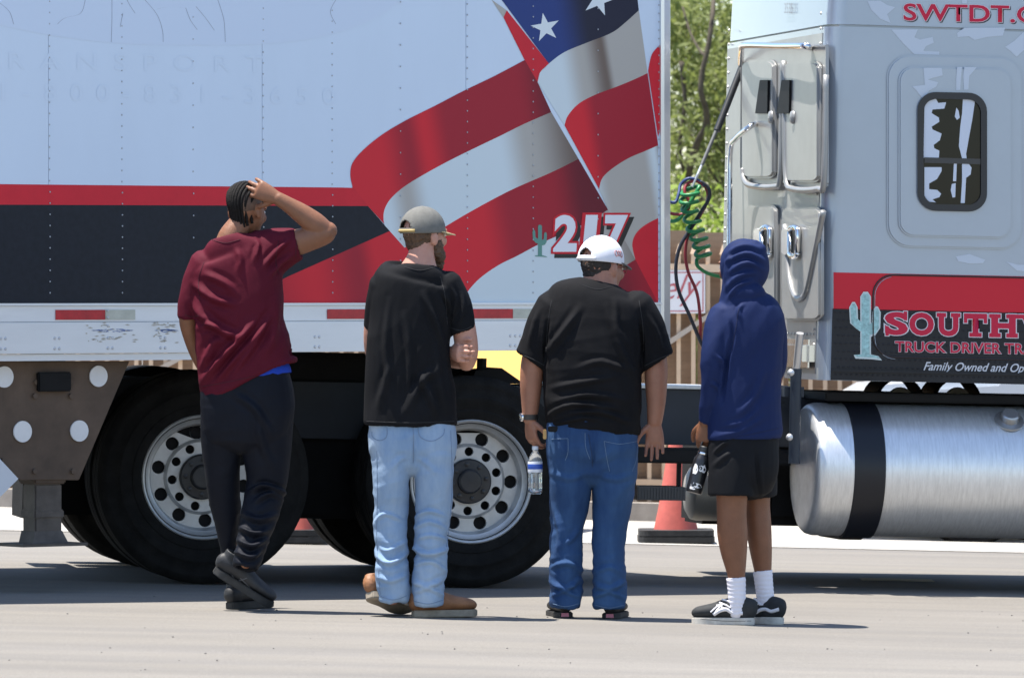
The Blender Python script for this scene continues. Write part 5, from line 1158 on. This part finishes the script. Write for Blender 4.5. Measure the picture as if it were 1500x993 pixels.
    mb = MB(); mb.lathe([(0,.004),(.024,.0),(.031,.008),(.0325,.03),(.031,.045),(.0325,.06),(.0315,.08),(.0325,.1),(.0325,.145),(.030,.16),(.02,.182),(.0125,.192),(.0125,.203)], ax=(0,0,1), n=28); mb.build('bottle_body', pl, b, smooth=50)
    mb = MB(); mb.lathe([(.0332,.098),(.0336,.1),(.0336,.144),(.0332,.146)], ax=(0,0,1), n=28); lb = mb.build('bottle_label', mat('label white', (.72,.74,.8), .5), b, smooth=50)
    mb = MB(); mb.lathe([(.0338,.112),(.0341,.113),(.0341,.134),(.0338,.135)], ax=(0,0,1), n=28); mb.build('label_band', mat('label blue', (.03,.09,.42), .5), lb, smooth=50)
    mb = MB(); mb.lathe([(.0145,.198),(.0145,.213),(.013,.215),(0,.215)], ax=(0,0,1), n=20); mb.build('bottle_cap', mat('cap plastic', (.75,.77,.8), .4), b, smooth=40)
    mb = MB(); mb.lathe([(0,.006),(.029,.01),(.0305,.03),(.0295,.045),(.0305,.06),(.0305,.092),(0,.093)], ax=(0,0,1), n=24); mb.build('water', mat('water', (.8,.86,.9), .02, trans=1), b, smooth=50)
person3()

# ---- 4: blue hooded shirt, shorts
def person4():
    P = Person(1085, 12.2*K, 'person in a blue hooded long sleeve shirt, black shorts and white socks')
    sk = skin_mat('deep brown skin', (.185,.078,.04)); bm = bmesh.new()
    M, q = head(bm, P.V(1086,392,.02), .85, 1.0, pitch=-.08)
    P.tube(bm, [(1088,405,.01,18,.056),(1089,425,0,20,.062),(1090,445,0,30,.075)])
    P.tube(bm, [(1092,485,0,34,.075),(1091,540,0,40,.09),(1091,600,0,40,.09),(1090,660,0,42,.09)], sq=2.4)
    P.tube(bm, [(1054,470,-.03,15,.05),(1045,520,-.06,14,.045),(1041,560,-.05,12.5,.04),(1036,595,-.02,10.5,.034),(1033,620,.0,8.5,.026)])
    hand(bm, P.V(1032.5,617,.0), (-.06,.05,-1), (.45,.9,0), (-.9,.35,0), curl=(.62,.6,.58,.55), s=.98, spread=.02, tcurl=.5)
    P.tube(bm, [(1135,475,.08,15,.05),(1138,530,.14,14,.045),(1125,575,.2,12,.038),(1095,590,.26,9,.028)])
    hand(bm, P.V(1093,590,.26), (-.9,.1,.1), (0,-1,0), (0,.3,1))
    P.tube(bm, [(1074,660,-.04,27,.085),(1073,700,-.05,26,.082),(1072,735,-.05,22.5,.07),(1072,758,-.05,22,.066),(1073,782,-.045,22.5,.068),(1075,808,-.045,19.5,.06),(1078,835,-.05,14.5,.045),(1079,858,-.05,10.5,.034),(1080,874,-.05,9,.03)])
    P.tube(bm, [(1104,660,.08,26,.08),(1107,700,.09,23,.075),(1109,738,.1,19,.066),(1111,770,.1,19,.066),(1114,800,.1,17,.058),(1117,830,.1,13.5,.043),(1119,850,.1,10.5,.034),(1120,866,.1,9,.03)])
    me = solidify(bm, .0042, 3); body = P.put('body', me, sk); P.eyes(q, body)
    bm = bmesh.new()
    hcx = P.V(1089,394,.02); Mh = M
    blob(bm, hcx + Vector((0,-.005,.012)), (.101,.118,.127), Mh, 32)
    P.tube(bm, [(1088,395,.01,31,.105),(1086,420,.0,29,.098),(1086,438,0,32,.105),(1089,450,0,43,.115)])
    blob(bm, P.V(1092,430,-.06), (.085,.05,.05))
    P.tube(bm, [(1089,440,0,34,.1),(1091,448,0,45,.115),(1093,462,0,53,.128),(1093,485,0,55,.135),(1092,530,0,53,.135),(1090,580,0,52.5,.135),(1091,615,0,53.5,.137),(1091,634,0,53.5,.138),(1090,642,0,53.5,.138,.21)], sq=2.4, hem=(.012,.05))
    P.tube(bm, [(1063,466,-.02,25,.085),(1051,490,-.05,21,.07),(1046,530,-.07,18.5,.061),(1043,570,-.055,15.5,.052),(1038,598,-.025,12.5,.043),(1034,618,-.002,10.5,.034)], hem=(.007,.03))
    P.tube(bm, [(1125,468,.05,23,.08),(1134,500,.1,18,.066),(1134,540,.15,16,.056),(1118,578,.22,13,.045)], hem=(.007,.03))
    me = solidify(bm, .0062, 4)
    b2 = bmesh.new(); b2.from_mesh(me)          # face opening of the hood
    fo = hcx + Mh @ Vector((0,.095,-.01)); bad = [f for f in b2.faces if (Mh.transposed() @ (f.calc_center_median()-hcx)).y > .075 and abs((Mh.transposed() @ (f.calc_center_median()-hcx)).z) < .1]
    bmesh.ops.delete(b2, geom=bad, context='FACES'); b2.to_mesh(me); b2.free()
    arm = lambda px, py: 1.0
    folds(me, [([(1064,372),(1090,360),(1118,368)],5,.007),([(1062,385),(1092,372),(1120,384)],5,.008),([(1066,400),(1095,385),(1120,398)],5,.007),([(1064,425),(1082,405),(1110,398)],5,.006),([(1066,440),(1080,420),(1100,412)],4,.006),([(1072,362),(1064,395),(1066,425)],4,.005),([(1098,352),(1112,358),(1120,372)],5,.006),
               ([(1086,470),(1082,455),(1090,445)],4,.005),([(1070,500),(1064,540),(1058,590)],4,-.010),([(1070,470),(1074,490),(1070,515)],4,-.006),([(1120,540),(1105,580),(1080,610)],7,.006),([(1110,600),(1090,618),(1060,625)],6,.005),([(1048,520),(1058,530),(1062,545)],4,.006),([(1040,560),(1050,566),(1056,575)],4,.005),([(1044,640),(1080,632),(1120,610)],6,.005)],
          [noise_fold(1.0,.07,.004,31,3.5), noise_fold(.6,.15,.008,32,3)], 1.8)
    s_ = P.put('hooded_shirt', me, cloth('blue jersey', (.0095,.019,.072), .06, .7))
    drape(P, s_.data, [[(1082,452),(1078,480),(1072,515)],[(1040,648),(1090,638),(1140,627)]], 'seam', mat('blue seam', (.006,.012,.05), .9), s_, r=.0016)
    bm = bmesh.new()
    P.tube(bm, [(1090,632,0,50,.128),(1089,655,0,51.5,.135),(1089,680,0,52,.14),(1088,696,.01,50,.138)], sq=2.5)
    P.tube(bm, [(1076,672,-.035,37,.105),(1074,700,-.045,36.5,.102),(1073,727,-.05,36,.1)], hem=(.01,.05))
    P.tube(bm, [(1104,672,.06,33,.1),(1107,700,.08,32,.1),(1108,726,.09,31,.098)], hem=(.01,.05))
    me = solidify(bm, .0062, 4)
    folds(me, [([(1046,665),(1060,650),(1070,646)],4,.007),([(1044,685),(1062,668),(1076,660)],5,.005),([(1108,660),(1110,690),(1112,724)],4,-.008)], [noise_fold(1.3,.1,.004,35,4)])
    P.put('shorts', me, cloth('black shorts', (.0075,.008,.010), .15, .7))
    so_ = cloth('white cotton sock', (.74,.72,.78), .05)
    for L in ([(1078,845,-.05,14.5,.046),(1079,862,-.05,13.5,.043),(1079.5,880,-.048,13,.0405),(1079.5,898,-.048,11.5,.034)],[(1117,835,.1,14.5,.046),(1119,855,.1,13.5,.043),(1121,874,.1,13,.0405),(1121,892,.1,11.5,.034)]):
        bm = bmesh.new(); P.tube(bm, L, hem0=(.003,.004)); me = solidify(bm, .004, 2)
        folds(me, (), [lambda p, px, py: .0016*math.sin(p.z*330+2*noise.noise(p*20))*(.4+.6*abs(noise.noise(p*25)))]); P.put('sock', me, so_)
    bk = mat('canvas black', (.018,.02,.022), .8, var=.25, vscale=30); sl = mat('sole off white', (.50,.47,.42), .7, var=.3, vscale=18); wh = mat('shoe white', (.72,.7,.72), .6)
    for (cx, cy, d, f) in ((1101,914,-.05,(-.985,.17,0)),(1143,908,.06,(-.86,.5,0))):
        h = P.V(cx, cy, d); h.z = gz(h.x); Mx = P.local(place(h, f)); o = shoe(P.t, Mx, bk, sl, L=.262, w=.094, h=.088, sole=.034)
        if d < 0:
            st = [[(1045,899),(1054,893),(1064,891),(1073,896),(1088,897)],[(1046,900),(1054,895),(1064,893),(1073,897.5),(1088,898.5)]]; lc = [[(1041,896),(1050,888),(1056,884)],[(1046,898),(1053,890),(1060,884)],[(1050,886),(1060,890),(1066,893)],[(1054,882),(1064,886),(1070,890)],[(1058,878),(1066,880),(1072,884)]]; wl = [[(1026,906),(1060,909),(1100,909)]]
        else:
            st = [[(1108,896),(1114,892),(1122,891),(1130,894),(1141,891)],[(1108,897),(1114,893.5),(1122,892.5),(1130,895.5),(1141,892.5)]]; lc = [[(1100,884),(1106,880),(1112,880)],[(1100,888),(1108,885),(1114,884)],[(1104,876),(1110,880),(1114,886)]]; wl = [[(1106,903),(1124,903),(1143,901)]]
        drape(P, o.data, st, 'side_stripe', wh, o, r=.006, lift=.0015); drape(P, o.data, lc, 'lace', wh, o, r=.0042, lift=.001)
        so2 = [c for c in o.children if c.name.startswith('sole')][0]; drape(P, so2.data, wl, 'sole_line', mat('sole line', (.05,.05,.05), .7), so2, r=.0012, lift=.0)
    # steel flask held by its cap
    tp = P.V(1033,655,.0); bt = P.V(1016,722,-.02); ax = (tp-bt).normalized(); L = (tp-bt).length
    Mx = Matrix.Translation(bt) @ ax.to_track_quat('Z','X').to_matrix().to_4x4()
    b = empty('water_flask', Mx, 'black insulated flask with white printed graphics hanging from a hand', 'flask')
    mb = MB(); mb.lathe([(0,0),(.034,.001),(.037,.006),(.0375,.02),(.0375,L*.66),(.035,L*.74),(.026,L*.82),(.0245,L*.86)], ax=(0,0,1), n=32); mb.build('flask_body', mat('flask black', (.012,.012,.014), .3), b, smooth=40)
    mb = MB(); mb.lathe([(.0255,L*.83),(.0268,L*.84),(.0268,L*.87),(.0255,L*.88)], ax=(0,0,1), n=24); mb.build('flask_collar', M_CHROME, b, smooth=40)
    mb = MB(); mb.lathe([(.0245,L*.86),(.026,L*.88),(.026,L*.99),(.022,L*1.01),(0,L*1.01)], ax=(0,0,1), n=24); mb.tube(cr([(-.02,0,L),(-.018,0,L*1.1),(0,0,L*1.18),(.018,0,L*1.1),(.02,0,L)]), .005, 6); mb.build('flask_lid', mat('flask lid', (.015,.015,.016), .45), b, smooth=40)
    gw = mat('flask print', (.66,.66,.68), .5); R = random.Random(9)
    inv = Mx.to_3x3().inverted() @ Vector((0,-1,0)); a0 = math.atan2(inv.y, inv.x)
    for lo, hi, w0, w1, off in ((.44,.62,.3,.5,.35),(.36,.62,.15,.35,-.55),(.10,.22,.5,.75,.15),(.05,.12,.25,.4,-.4)):
        n = 14; pts = []
        for k in range(n):
            a = 2*math.pi*k/n; rr = R.uniform(.7,1.15); aa = a0 + off + math.cos(a)*w1*rr; z = L*((lo+hi)/2 + math.sin(a)*(hi-lo)/2*rr); pts.append((.0379*math.cos(aa), .0379*math.sin(aa), z))
        mb = MB(); c = (.0379*math.cos(a0+off), .0379*math.sin(a0+off), L*(lo+hi)/2); mb.add([c]+pts, [(0,k+1,(k+1)%n+1) for k in range(n)]); mb.build('flask_graphic', gw, b)
person4()
